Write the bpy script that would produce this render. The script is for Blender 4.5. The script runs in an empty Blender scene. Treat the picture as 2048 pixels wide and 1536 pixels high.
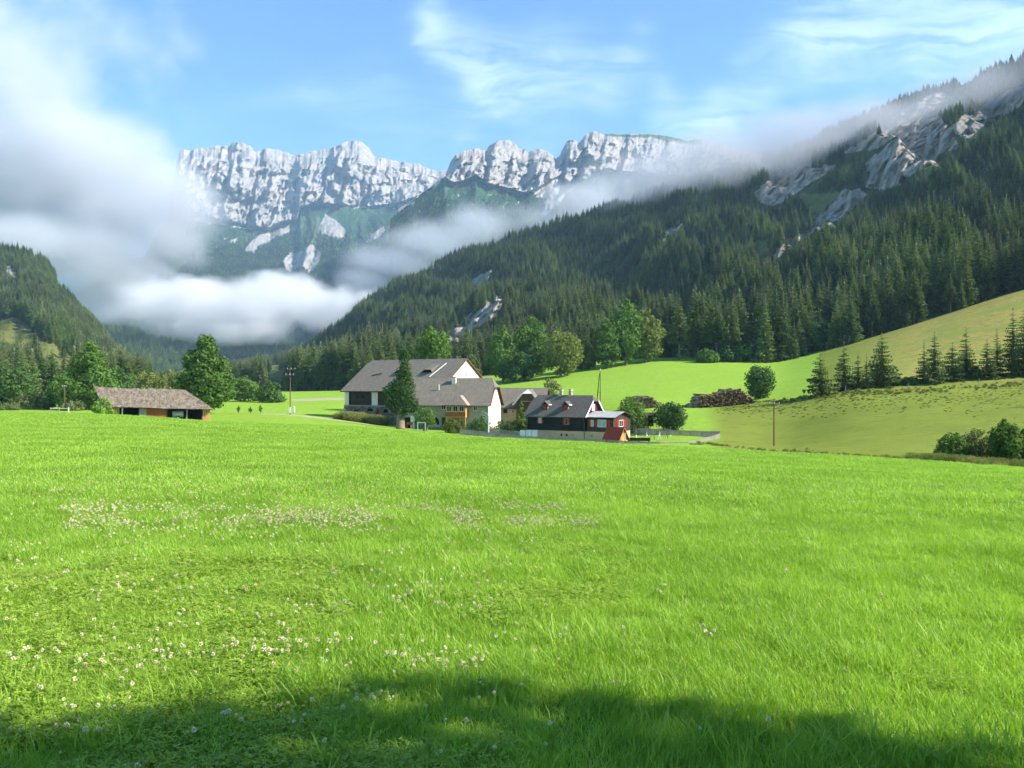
import bpy, math, random
import numpy as np
from mathutils import Vector, Matrix

# ------------------------------------------------------------------ camera, sky, sun, exposure
F, HZ, CAMZ = 1718.0, 775.0, 1.6          # focal length in px of a 2048 px wide frame, eye-level row, eye height
scene = bpy.context.scene
COL = scene.collection

cam_d = bpy.data.cameras.new("camera")
cam = bpy.data.objects.new("camera", cam_d)
COL.objects.link(cam)
cam.location = (0, 0, CAMZ)
cam.rotation_euler = (math.radians(90), 0, 0)
cam_d.sensor_width = 36.0
cam_d.lens = 36.0 * F / 2048
cam_d.shift_y = (HZ - 768.0) / 2048
cam_d.clip_start = 0.1
cam_d.clip_end = 40000
scene.camera = cam

SUN_EL, SUN_BACK = 37.0, 9.0              # elevation; degrees behind the camera's right-hand side
el, bk = math.radians(SUN_EL), math.radians(SUN_BACK)
SUN_DIR = Vector((math.cos(el) * math.cos(bk), -math.cos(el) * math.sin(bk), math.sin(el)))
sun_d = bpy.data.lights.new("sun", 'SUN')
sun_d.energy = 4.6
sun_d.angle = math.radians(0.53)
sun_d.color = (1.0, 0.94, 0.84)
sun = bpy.data.objects.new("sun", sun_d)
COL.objects.link(sun)
sun.rotation_euler = SUN_DIR.to_track_quat('Z', 'Y').to_euler()
sun.location = SUN_DIR * 500

scene.view_settings.view_transform = 'Standard'
scene.view_settings.look = 'None'
scene.view_settings.gamma = 1.0
scene.view_settings.use_curve_mapping = False
scene.view_settings.exposure = 1.36
scene.cycles.use_denoising = True
scene.cycles.adaptive_threshold = 0.03
scene.cycles.max_bounces = 8
scene.cycles.diffuse_bounces = 2
scene.cycles.glossy_bounces = 1
scene.cycles.transmission_bounces = 4
scene.cycles.transparent_max_bounces = 6
scene.cycles.volume_bounces = 4
scene.cycles.sample_clamp_indirect = 4.0
scene.cycles.volume_max_steps = 96
scene.cycles.caustics_reflective = False
scene.cycles.caustics_refractive = False


# ------------------------------------------------------------------ node helpers
def setin(nt, sock, v):
    if v is None:
        return
    if isinstance(v, bpy.types.Node):
        v = v.outputs[0]
    if isinstance(v, bpy.types.NodeSocket):
        nt.links.new(v, sock)
    else:
        if hasattr(sock.default_value, '__len__') and not isinstance(v, str):
            n = len(sock.default_value)
            v = tuple(v) if hasattr(v, '__len__') else (v,) * n
            if len(v) == 3 and n == 4:
                v = v + (1.0,)
        sock.default_value = v


def nd(nt, typ, props=None, ins=None):
    n = nt.nodes.new(typ)
    for k, v in (props or {}).items():
        setattr(n, k, v)
    if isinstance(ins, dict):
        for k, v in ins.items():
            setin(nt, n.inputs[k], v)
    elif ins:
        for i, v in enumerate(ins):
            setin(nt, n.inputs[i], v)
    return n


def mth(nt, op, a, b=None, c=None, clamp=False):
    return nd(nt, 'ShaderNodeMath', {'operation': op, 'use_clamp': clamp}, [a, b, c]).outputs[0]


def mix(nt, f, a, b, mode='MIX'):
    n = nd(nt, 'ShaderNodeMix', {'data_type': 'RGBA', 'blend_type': mode})
    setin(nt, n.inputs[0], f); setin(nt, n.inputs[6], a); setin(nt, n.inputs[7], b)
    return n.outputs[2]


def ramp(nt, f, stops, interp='LINEAR'):
    n = nd(nt, 'ShaderNodeValToRGB', None, [f])
    cr = n.color_ramp
    cr.interpolation = interp
    while len(cr.elements) < len(stops):
        cr.elements.new(0.5)
    for e, (p, c) in zip(cr.elements, stops):
        e.position = p
        e.color = tuple(c) + (1.0,) if hasattr(c, '__len__') else (c, c, c, 1.0)
    return n.outputs[0]


def smooth(nt, x, lo, hi):
    n = nd(nt, 'ShaderNodeMapRange', {'interpolation_type': 'SMOOTHSTEP'}, [x, lo, hi, 0.0, 1.0])
    return n.outputs[0]


def noise(nt, vec, scale, detail=3, rough=0.55, dist=0.0):
    return nd(nt, 'ShaderNodeTexNoise', None,
              {'Vector': vec, 'Scale': scale, 'Detail': detail, 'Roughness': rough, 'Distortion': dist})


def vscale(nt, vec, s):
    return nd(nt, 'ShaderNodeVectorMath', {'operation': 'MULTIPLY'}, [vec, s]).outputs[0]


def material(name):
    m = bpy.data.materials.new(name)
    m.use_nodes = True
    nt = m.node_tree
    nt.nodes.clear()
    out = nt.nodes.new('ShaderNodeOutputMaterial')
    return m, nt, out


def principled(nt, out, color, rough=0.9, spec=0.15, normal=None, metallic=0.0):
    p = nd(nt, 'ShaderNodeBsdfPrincipled', None,
           {'Base Color': color, 'Roughness': rough, 'Specular IOR Level': spec, 'Metallic': metallic})
    if normal is not None:
        setin(nt, p.inputs['Normal'], normal)
    nt.links.new(p.outputs[0], out.inputs[0])
    return p


def bump(nt, h, strength=0.5, dist=0.05):
    return nd(nt, 'ShaderNodeBump', None, {'Strength': strength, 'Distance': dist, 'Height': h}).outputs[0]


# ------------------------------------------------------------------ sky with high cirrus
world = bpy.data.worlds.new("World")
scene.world = world
world.use_nodes = True
wt = world.node_tree
wt.nodes.clear()
wout = wt.nodes.new('ShaderNodeOutputWorld')
sky = nd(wt, 'ShaderNodeTexSky', {'sky_type': 'NISHITA', 'sun_disc': False, 'sun_elevation': el,
                                  'sun_rotation': math.radians(90 + SUN_BACK), 'altitude': 900.0,
                                  'air_density': 1.0, 'dust_density': 0.1, 'ozone_density': 3.0})
tc = nd(wt, 'ShaderNodeTexCoord')
sep = nd(wt, 'ShaderNodeSeparateXYZ', None, [tc.outputs['Generated']])
ysafe = mth(wt, 'MAXIMUM', sep.outputs[1], 0.05)
px = mth(wt, 'DIVIDE', sep.outputs[0], ysafe)       # tangent of the azimuth from north
pz = mth(wt, 'DIVIDE', sep.outputs[2], ysafe)       # tangent of the height above the horizon
pv = nd(wt, 'ShaderNodeCombineXYZ', None, [px, pz, 0.0]).outputs[0]
warp = noise(wt, pv, 5.0, 4, 0.6)
wv = nd(wt, 'ShaderNodeVectorMath', {'operation': 'SUBTRACT'}, [warp.outputs[1], (0.5, 0.5, 0.5)]).outputs[0]
pw = nd(wt, 'ShaderNodeVectorMath', {'operation': 'MULTIPLY_ADD'}, [wv, (0.07, 0.07, 0.0), pv]).outputs[0]


def streak(a, b, wa, wb, amp):
    """a feathered band of cirrus between two directions given as (azimuth, height) tangents"""
    ax, az = (a[0] - 1024) / F, (HZ - a[1]) / F
    bx, bz = (b[0] - 1024) / F, (HZ - b[1]) / F
    d = (bx - ax, bz - az, 0.0)
    l2 = d[0] ** 2 + d[1] ** 2
    rel = nd(wt, 'ShaderNodeVectorMath', {'operation': 'SUBTRACT'}, [pw, (ax, az, 0.0)]).outputs[0]
    dot = nd(wt, 'ShaderNodeVectorMath', {'operation': 'DOT_PRODUCT'}, [rel, d]).outputs['Value']
    t = mth(wt, 'DIVIDE', dot, l2, clamp=True)
    onl = nd(wt, 'ShaderNodeVectorMath', {'operation': 'SCALE'})
    onl.inputs[0].default_value = d
    wt.links.new(t, onl.inputs['Scale'])
    dist = nd(wt, 'ShaderNodeVectorMath', {'operation': 'DISTANCE'}, [rel, onl.outputs[0]]).outputs['Value']
    w = mth(wt, 'MULTIPLY_ADD', t, (wb - wa) / F, wa / F)
    q = mth(wt, 'DIVIDE', dist, w)
    g = mth(wt, 'EXPONENT', mth(wt, 'MULTIPLY', mth(wt, 'MULTIPLY', q, q), -1.0))
    return mth(wt, 'MULTIPLY', g, amp)


acc = None
for args in [((848, -20), (858, 70), 20, 32, .45), ((850, 60), (985, 150), 34, 60, .55), ((825, 85), (1010, 172), 14, 34, .40),
             ((985, 140), (1110, 130), 60, 70, .55), ((1060, 175), (1215, 185), 36, 34, .34), ((1190, 170), (1285, 70), 30, 26, .36),
             ((1130, 110), (1260, 130), 40, 50, .30), ((1020, 200), (1080, 262), 60, 60, .30), ((930, 240), (915, 285), 30, 30, .30),
             ((1315, 150), (1320, 235), 24, 30, .30), ((1400, 235), (1530, 195), 34, 22, .55), ((1350, 262), (1430, 255), 50, 34, .75),
             ((1470, 115), (1700, -20), 22, 46, .34), ((1420, 190), (1720, 90), 30, 44, .34), ((1640, 60), (2080, 20), 70, 130, 0.95), ((1850, 110), (2060, 60), 40, 60, .7),
             ((620, 190), (900, 240), 40, 60, .20), ((400, 260), (760, 150), 40, 40, .18), ((700, 300), (900, 330), 60, 50, .14)]:
    s_ = streak(*args)
    acc = s_ if acc is None else mth(wt, 'ADD', acc, s_)
fib = noise(wt, nd(wt, 'ShaderNodeMapping', None, {'Vector': pw, 'Rotation': (0, 0, -0.5), 'Scale': (6, 34, 1)}).outputs[0], 1.0, 6, 0.62, 0.6)
fine = noise(wt, pw, 14.0, 6, 0.65, 0.4)
fibm = mth(wt, 'ADD', mth(wt, 'MULTIPLY', smooth(wt, fib.outputs[0], 0.34, 0.70), 1.5), mth(wt, 'MULTIPLY', smooth(wt, fine.outputs[0], 0.25, 0.8), 0.6))
cl = mth(wt, 'SUBTRACT', 1.0, mth(wt, 'EXPONENT', mth(wt, 'MULTIPLY', mth(wt, 'MULTIPLY', acc, fibm), -0.55)), clamp=True)
# thin veil elsewhere on the dome
veil = smooth(wt, noise(wt, nd(wt, 'ShaderNodeVectorMath', {'operation': 'MULTIPLY'}, [tc.outputs['Generated'], (3, 3, 9)]).outputs[0], 1.0, 5, 0.6, 0.8).outputs[0], 0.5, 0.85)
back = mth(wt, 'LESS_THAN', sep.outputs[1], 0.08)
cl = mth(wt, 'MAXIMUM', mth(wt, 'MULTIPLY', cl, mth(wt, 'SUBTRACT', 1.0, back)), mth(wt, 'MULTIPLY', mth(wt, 'MULTIPLY', veil, back), 0.35))
cl = mth(wt, 'MULTIPLY', cl, mth(wt, 'GREATER_THAN', sep.outputs[2], 0.0))
skyb = mix(wt, 1.0, sky, (0.71, 0.98, 1.13), 'MULTIPLY')
skyc = mix(wt, mth(wt, 'MULTIPLY', cl, 0.85), skyb, (5.2, 6.2, 7.2))
bg = nd(wt, 'ShaderNodeBackground', None, {'Color': skyc, 'Strength': 0.088})
wt.links.new(bg.outputs[0], wout.inputs[0])

# ------------------------------------------------------------------ numpy noise
_rng0 = np.random.default_rng(7)
_perm = _rng0.permutation(4096).astype(np.int64)
_perm = np.concatenate([_perm, _perm])
_grad = _rng0.normal(size=(4096, 3)); _grad /= np.linalg.norm(_grad, axis=1)[:, None]


def gnoise(x, y, z=0.0, seed=0):
    x, y, z = np.broadcast_arrays(np.asarray(x, float), np.asarray(y, float), np.asarray(z, float))
    x = x + seed * 17.31; y = y + seed * 5.77
    xi, yi, zi = np.floor(x).astype(np.int64), np.floor(y).astype(np.int64), np.floor(z).astype(np.int64)
    xf, yf, zf = x - xi, y - yi, z - zi
    fx, fy, fz = [t * t * t * (t * (t * 6 - 15) + 10) for t in (xf, yf, zf)]
    out = 0.0
    for dx in (0, 1):
        wx = fx if dx else 1 - fx
        for dy in (0, 1):
            wy = fy if dy else 1 - fy
            for dz in (0, 1):
                wz = fz if dz else 1 - fz
                h = _perm[(_perm[(_perm[(xi + dx) & 4095] + yi + dy) & 4095] + zi + dz) & 4095]
                g = _grad[h]
                out = out + wx * wy * wz * (g[..., 0] * (xf - dx) + g[..., 1] * (yf - dy) + g[..., 2] * (zf - dz))
    return out * 1.6


def fbm(x, y, z=0.0, octv=4, seed=0, gain=0.5, ridge=False):
    a, s, n = 1.0, 0.0, 0.0
    for i in range(octv):
        v = gnoise(x * 2 ** i, y * 2 ** i, np.asarray(z) * 2 ** i, seed + i * 3)
        if ridge:
            v = 1 - 2 * np.abs(v)
        s = s + a * v; n += a; a *= gain
    return s / n


# ------------------------------------------------------------------ scene helpers
def tag(o, label=None, cat=None, group=None, kind=None):
    if label: o['label'] = label
    if cat: o['category'] = cat
    if group: o['group'] = group
    if kind: o['kind'] = kind
    return o


def thing(name, label, cat, loc=(0, 0, 0), rz=0.0, group=None):
    o = bpy.data.objects.new(name, None)
    o.empty_display_size = 0.5
    COL.objects.link(o)
    o.location = loc
    o.rotation_euler = (0, 0, rz)
    return tag(o, label, cat, group)


def mesh_obj(name, me, parent=None):
    o = bpy.data.objects.new(name, me)
    COL.objects.link(o)
    if parent is not None:
        o.parent = parent
    return o


def np_mesh(name, verts, faces, mats=(), smooth_=False, mat_idx=None):
    """faces: an (n,3) or (n,4) array"""
    me = bpy.data.meshes.new(name)
    verts = np.asarray(verts, np.float32); faces = np.asarray(faces, np.int32)
    n, k = faces.shape
    me.vertices.add(len(verts)); me.vertices.foreach_set('co', verts.ravel())
    me.loops.add(n * k); me.loops.foreach_set('vertex_index', faces.ravel())
    me.polygons.add(n)
    me.polygons.foreach_set('loop_start', np.arange(0, n * k, k, dtype=np.int32))
    me.polygons.foreach_set('loop_total', np.full(n, k, np.int32))
    if mat_idx is not None:
        me.polygons.foreach_set('material_index', np.asarray(mat_idx, np.int32))
    me.polygons.foreach_set('use_smooth', np.full(n, bool(smooth_)))
    me.update(calc_edges=True)
    for m in mats:
        me.materials.append(m)
    return me


def set_attr(me, name, data, typ='FLOAT'):
    a = me.attributes.new(name, typ, 'POINT')
    data = np.asarray(data)
    if typ == 'FLOAT_VECTOR':
        a.data.foreach_set('vector', data.astype(np.float32).ravel())
    else:
        a.data.foreach_set('value', data.astype(np.int32 if typ == 'INT' else np.float32).ravel())


def grid_faces(nr, nc):
    i = np.arange(nr * nc).reshape(nr, nc)
    return np.stack([i[:-1, :-1], i[:-1, 1:], i[1:, 1:], i[1:, :-1]], -1).reshape(-1, 4)


def at(u, v, d):
    """the point at distance d that is seen in direction (u, v)"""
    return Vector(((u - 1024) / F * d, d, CAMZ + (HZ - v) / F * d))


def in_poly(u, v, poly):
    c = np.zeros(np.shape(u), bool)
    n = len(poly)
    for i in range(n):
        (x1, y1), (x2, y2) = poly[i], poly[(i + 1) % n]
        if y1 == y2: continue
        c ^= ((y1 > v) != (y2 > v)) & (u < (x2 - x1) * (v - y1) / (y2 - y1) + x1)
    return c


class MB:
    """collects polygons with a material slot each; build() links them as one mesh object"""
    def __init__(s): s.v = []; s.f = []; s.m = []
    def poly(s, pts, m=0):
        b = len(s.v); s.v += [tuple(p) for p in pts]; s.f.append(tuple(range(b, b + len(pts)))); s.m.append(m); return s
    def box(s, x0, x1, y0, y1, z0, z1, m=0):
        P = [(x0, y0, z0), (x1, y0, z0), (x1, y1, z0), (x0, y1, z0), (x0, y0, z1), (x1, y0, z1), (x1, y1, z1), (x0, y1, z1)]
        b = len(s.v); s.v += P
        for q in ((0, 3, 2, 1), (4, 5, 6, 7), (0, 1, 5, 4), (1, 2, 6, 5), (2, 3, 7, 6), (3, 0, 4, 7)):
            s.f.append(tuple(b + i for i in q)); s.m.append(m)
        return s
    def beam(s, p, q, w, h=None, m=0):
        p, q = Vector(p), Vector(q); h = h or w
        d = (q - p).normalized(); up = Vector((0, 0, 1)) if abs(d.z) < 0.95 else Vector((0, 1, 0))
        a = d.cross(up).normalized() * w / 2; b_ = a.cross(d).normalized() * h / 2
        b = len(s.v)
        for c in (p, q):
            s.v += [tuple(c - a - b_), tuple(c + a - b_), tuple(c + a + b_), tuple(c - a + b_)]
        for f in ((0, 1, 2, 3), (7, 6, 5, 4), (0, 4, 5, 1), (1, 5, 6, 2), (2, 6, 7, 3), (3, 7, 4, 0)):
            s.f.append(tuple(b + i for i in f)); s.m.append(m)
        return s
    def tube(s, pts, radii, n=8, m=0, cap=True, mcap=None):
        b = len(s.v); k = len(pts)
        for i, p in enumerate(pts):
            p = Vector(p)
            d = (Vector(pts[min(i + 1, k - 1)]) - Vector(pts[max(i - 1, 0)])).normalized()
            up = Vector((0, 0, 1)) if abs(d.z) < 0.9 else Vector((1, 0, 0))
            a = d.cross(up).normalized(); c = a.cross(d)
            for j in range(n):
                t = 2 * math.pi * j / n
                s.v.append(tuple(p + (a * math.cos(t) + c * math.sin(t)) * radii[i]))
        for i in range(k - 1):
            for j in range(n):
                s.f.append((b + i * n + j, b + i * n + (j + 1) % n, b + (i + 1) * n + (j + 1) % n, b + (i + 1) * n + j)); s.m.append(m)
        if cap:
            s.f.append(tuple(b + j for j in range(n))[::-1]); s.m.append(m if mcap is None else mcap)
            s.f.append(tuple(b + (k - 1) * n + j for j in range(n))); s.m.append(m if mcap is None else mcap)
        return s
    def mesh(s, name, mats, smooth_=False):
        me = bpy.data.meshes.new(name)
        me.from_pydata(s.v, [], s.f)
        for m in (mats if isinstance(mats, (list, tuple)) else [mats]):
            me.materials.append(m)
        me.polygons.foreach_set('material_index', s.m)
        me.polygons.foreach_set('use_smooth', [smooth_] * len(s.f))
        me.update()
        return me
    def build(s, name, mats, parent=None, smooth_=False, label=None):
        o = mesh_obj(name, s.mesh(name, mats, smooth_), parent)
        if label: o['label'] = label
        return o


def scatter(name, pts, rot, scl, pick, protos, kind='stuff'):
    """one object whose points carry copies of the prototypes (each a list of objects)"""
    me = bpy.data.meshes.new(name)
    pts = np.asarray(pts, np.float32)
    me.vertices.add(len(pts)); me.vertices.foreach_set('co', pts.ravel())
    set_attr(me, 'rot', rot, 'FLOAT_VECTOR'); set_attr(me, 'scl', scl, 'FLOAT_VECTOR'); set_attr(me, 'pick', pick, 'INT')
    me.update()
    for pr in protos:
        for po in pr:
            for mm in po.data.materials:
                if mm.name not in [x.name for x in me.materials]:
                    me.materials.append(mm)
    o = mesh_obj(name, me)
    o['kind'] = kind
    g = bpy.data.node_groups.new(name + "_points", 'GeometryNodeTree')
    g.interface.new_socket('Geometry', in_out='INPUT', socket_type='NodeSocketGeometry')
    g.interface.new_socket('Geometry', in_out='OUTPUT', socket_type='NodeSocketGeometry')
    gi, go = g.nodes.new('NodeGroupInput'), g.nodes.new('NodeGroupOutput')
    jn = g.nodes.new('GeometryNodeJoinGeometry')
    for pr in reversed(protos):
        j2 = g.nodes.new('GeometryNodeJoinGeometry')
        for po in pr:
            oi = g.nodes.new('GeometryNodeObjectInfo')
            oi.transform_space = 'ORIGINAL'
            oi.inputs['Object'].default_value = po
            g.links.new(oi.outputs['Geometry'], j2.inputs[0])
        gt = g.nodes.new('GeometryNodeGeometryToInstance')
        g.links.new(j2.outputs[0], gt.inputs[0])
        g.links.new(gt.outputs[0], jn.inputs[0])
    ip = g.nodes.new('GeometryNodeInstanceOnPoints')
    g.links.new(gi.outputs[0], ip.inputs['Points'])
    g.links.new(jn.outputs[0], ip.inputs['Instance'])
    ip.inputs['Pick Instance'].default_value = True
    for nm, ty, sk in (('pick', 'INT', 'Instance Index'), ('rot', 'FLOAT_VECTOR', 'Rotation'), ('scl', 'FLOAT_VECTOR', 'Scale')):
        na = g.nodes.new('GeometryNodeInputNamedAttribute')
        na.data_type = ty
        na.inputs[0].default_value = nm
        g.links.new(na.outputs['Attribute'], ip.inputs[sk])
    g.links.new(ip.outputs[0], go.inputs[0])
    md = o.modifiers.new("points", 'NODES')
    md.node_group = g
    return o
# ------------------------------------------------------------------ the lie of the land
KD = [0, 10, 20, 40, 70, 100, 130, 160, 190, 220, 260, 300, 340, 420]
# rows per column: heights in metres for the first three knots, sight-line rows (2048 px frame) from 40 m on
LAND = {
    -700: (0, -.03, -.10, 859, 834, 826, 826, 836, 824, 817, 808, 800, 790, 770),
    0:    (0, -.03, -.10, 859, 834, 825.5, 824, 836, 824, 817, 808, 801, 795, 782),
    200:  (0, -.03, -.12, 862, 839, 830, 829, 835, 826, 818, 808, 801, 795, 784),
    420:  (0, -.04, -.16, 871, 850, 845.5, 843, 844, 835, 822, 808, 799, 793, 784),
    560:  (0, -.05, -.20, 877, 857, 849, 844, 838, 831, 823, 811, 801, 795, 784),
    690:  (0, -.06, -.24, 882, 861, 854, 850, 846, 839, 828, 808, 797, 790, 780),
    800:  (0, -.07, -.28, 886, 868, 864, 862, 860, 853, 845, 820, 797, 785, 770),
    1000: (0, -.09, -.34, 895, 881, 882, 883, 872, 858, 838, 797, 779, 766, 746),
    1150: (0, -.10, -.40, 900, 887, 889, 890, 884, 862, 822, 787, 766, 745, 720),
    1300: (0, -.11, -.46, 906, 894, 894.5, 890, 868, 828, 800, 776, 752, 731, 700),
    1430: (0, -.12, -.52, 911, 900, 898.5, 890, 860, 824, 803, 769, 744, 727, 700),
    1560: (0, -.14, -.60, 916, 906.5, 908, 904, 865, 808, 788, 764, 742, 728, 700),
    1700: (0, -.15, -.65, 923, 914, 912, 885, 830, 778, 755, 728, 703, 690, 676),
    1850: (0, -.17, -.72, 931, 925, 913, 870, 815, 768, 738, 700, 665, 644, 628),
    2048: (0, -.19, -.80, 939, 942, 913, 860, 800, 752, 712, 655, 610, 579, 566),
    2600: (0, -.22, -.95, 955, 958, 900, 830, 760, 700, 640, 570, 520, 480, 460),
}


def _gauss1(a, sig, axis):
    r = int(3 * sig + 1); k = np.exp(-0.5 * (np.arange(-r, r + 1) / sig) ** 2); k /= k.sum()
    return np.apply_along_axis(lambda t: np.convolve(np.pad(t, r, mode='edge'), k, 'valid'), axis, a)


_cu = np.array(sorted(LAND))
_dg = np.arange(0, 901, 2.0)
_ug = np.arange(-700, 2601, 10.0)
_tab = np.zeros((len(_cu), len(_dg)))
for i, c in enumerate(_cu):
    r = LAND[c]
    z = [r[k] if KD[k] < 40 else CAMZ + (HZ - r[k]) / F * KD[k] for k in range(len(KD))]
    _tab[i] = np.interp(_dg, KD, z)
_HG = np.stack([np.interp(_ug, _cu, _tab[:, j]) for j in range(len(_dg))], 1)
_HG = _gauss1(_HG, 3.0, 0)
_HG = _gauss1(_HG, 2.2, 1)


def land(x, y):
    x, y = np.asarray(x, float), np.asarray(y, float)
    yy = np.clip(y, 0.0, 898.0)
    u = np.clip(1024 + F * x / np.maximum(y, 1.0), -700, 2599)
    iu = (u + 700) / 10; idd = yy / 2
    a, b = np.floor(iu).astype(int), np.floor(idd).astype(int)
    fa, fb = iu - a, idd - b
    z = (_HG[a, b] * (1 - fa) + _HG[a + 1, b] * fa) * (1 - fb) + (_HG[a, b + 1] * (1 - fa) + _HG[a + 1, b + 1] * fa) * fb
    far = np.clip((np.hypot(x, y) - 900) / 2500, 0, 1)
    z = z * (1 - far) + 2.0 * far
    z = z + 0.035 * gnoise(x * 0.35, y * 0.35, 0, 3) * np.clip((y - 2) / 8, 0, 1) + 0.10 * fbm(x * 0.045, y * 0.045, 0, 3, 5) * np.clip((y - 15) / 40, 0, 1)
    return z


def gz(x, y):
    return float(land(np.array([x]), np.array([y]))[0])


def ground_at(u, d):
    x = (u - 1024) / F * d
    return Vector((x, d, gz(x, d)))


# sight-line row of the near meadow's far edge, for telling the fields apart
CR_U = [-700, 0, 420, 690, 1000, 1250, 1430, 1560, 1700, 1850, 2048, 2600]
CR_D = [125, 122, 110, 105, 75, 70, 66, 60, 56, 52, 47, 42]

# ---- meadow material
m_meadow, nt, out = material("meadow_grass")
geo = nd(nt, 'ShaderNodeNewGeometry')
P = geo.outputs['Position']
pad = nd(nt, 'ShaderNodeAttribute', {'attribute_name': 'paddock'}).outputs['Fac']
dry = nd(nt, 'ShaderNodeAttribute', {'attribute_name': 'dry'}).outputs['Fac']
n1 = noise(nt, P, 0.07, 4, 0.6).outputs[0]
n2 = noise(nt, P, 0.8, 4, 0.6).outputs[0]
n3 = noise(nt, vscale(nt, P, (9, 4, 9)), 1.0, 4, 0.7).outputs[0]
g1 = ramp(nt, n1, [(0.3, (0.212, 0.352, 0.036)), (0.7, (0.252, 0.392, 0.046))])
g1 = mix(nt, smooth(nt, n2, 0.35, 0.75), g1, (0.185, 0.300, 0.028))
g1 = mix(nt, mth(nt, 'MULTIPLY', smooth(nt, n3, 0.5, 0.8), 0.5), g1, (0.305, 0.415, 0.062))
g2 = ramp(nt, n1, [(0.3, (0.148, 0.188, 0.026)), (0.7, (0.200, 0.238, 0.036))])
str_ = noise(nt, vscale(nt, P, (0.25, 1.1, 1.1)), 1.0, 4, 0.65).outputs[0]
g2 = mix(nt, mth(nt, 'MULTIPLY', smooth(nt, str_, 0.52, 0.70), 0.75), g2, (0.080, 0.115, 0.024))
g3 = ramp(nt, str_, [(0.3, (0.240, 0.215, 0.050)), (0.5, (0.330, 0.285, 0.072)), (0.60, (0.150, 0.150, 0.036))])
g3 = mix(nt, smooth(nt, n1, 0.45, 0.65), g3, (0.200, 0.240, 0.045))
colr = mix(nt, pad, g1, g2)
colr = mix(nt, dry, colr, g3)
that = nd(nt, 'ShaderNodeAttribute', {'attribute_name': 'thatch_shade'}).outputs['Fac']
colr = mix(nt, mth(nt, 'MULTIPLY', that, 0.72), colr, (0.075, 0.120, 0.020))  # dark thatch, also painting the shade between the grass blades
bare = nd(nt, 'ShaderNodeAttribute', {'attribute_name': 'bare'}).outputs['Fac']
colr = mix(nt, bare, colr, ramp(nt, n3, [(0.3, (0.30, 0.26, 0.18)), (0.7, (0.46, 0.41, 0.30))]))
bn = noise(nt, P, 3.0, 5, 0.75).outputs[0]
bb = mth(nt, 'ADD', bn, mth(nt, 'MULTIPLY', str_, 1.5))
principled(nt, out, colr, 0.95, 0.05, bump(nt, bb, 0.55, 0.25))

# ---- the ground, one sheet round the camera out to the horizon
ang = np.radians(np.concatenate([np.arange(-180, -46, 4.0), np.arange(-46, 46, 0.13), np.arange(46, 181, 4.0)]))
rad = np.concatenate([[0.05, 0.5], np.geomspace(1.0, 480, 330), np.geomspace(520, 8500, 22)])
A, R = np.meshgrid(ang, rad)
X, Y = np.sin(A) * R, np.cos(A) * R
Z = land(X, Y)
me = np_mesh("ground", np.stack([X, Y, Z], -1).reshape(-1, 3), grid_faces(len(rad), len(ang))[:, ::-1], [m_meadow], True)
U = 1024 + F * X / np.maximum(Y, 1.0)
crest = np.interp(U, CR_U, CR_D)
edge = 1405 + 0.0 * U + 10 * gnoise(X * .2, Y * .2)
pd = np.clip((Y - crest - 1) / 3, 0, 1) * np.clip((U - edge) / 45, 0, 1)
# past the brow of the paddock: green field left, dry hillside right
brow = np.interp(U, [1380, 1500, 1640, 1800, 2048, 2600], [212, 206, 190, 184, 180, 175])
wob = 8 * fbm(X * .03, Y * .03, 0, 3, 9)

pd *= np.where(U > 1640, 1.0, np.clip((brow + 3 + wob - Y) / 8, 0, 1))
hill = np.clip((Y - brow - wob) / 6, 0, 1)
drylim = np.interp(Y, [185, 215, 260, 345], [1640, 1660, 1690, 1640]) + 25 * fbm(X * .04, Y * .04, 0, 3, 4)
dr = hill * np.clip((U - drylim + 40 * fbm(X * .015, Y * .015, 0, 3, 44)) / 170, 0, 1)
# gravel lane to the farmyard, a ploughed strip beyond it, bare spots at the barn
LANE = [(540, 203), (575, 200), (610, 195), (640, 188), (668, 182), (700, 178), (740, 176), (775, 175)]
lx = np.array([(u - 1024) / F * d for u, d in LANE]); ly = np.array([d for u, d in LANE])
dist = np.full(X.shape, 1e9)
for i in range(len(LANE) - 1):
    ax, ay, bx, by = lx[i], ly[i], lx[i + 1], ly[i + 1]
    t = np.clip(((X - ax) * (bx - ax) + (Y - ay) * (by - ay)) / ((bx - ax) ** 2 + (by - ay) ** 2), 0, 1)
    dist = np.minimum(dist, np.hypot(X - ax - t * (bx - ax), (Y - ay - t * (by - ay)) * 0.75))
br = np.clip((2.0 + 0.5 * gnoise(X * .7, Y * .7) - dist) / 0.6, 0, 1)
br = np.maximum(br, np.clip((Y - 288) / 3, 0, 1) * np.clip((U - 580) / 10, 0, 1) * np.clip((700 - U) / 20, 0, 1) * np.clip((312 - Y) / 3, 0, 1) * 0.85)
set_attr(me, 'paddock', pd.ravel()); set_attr(me, 'dry', dr.ravel()); set_attr(me, 'bare', br.ravel()); set_attr(me, 'thatch_shade', np.clip((crest - 8 - Y) / 45, 0, 1).ravel())
tag(mesh_obj("ground", me), kind='structure')

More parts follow.
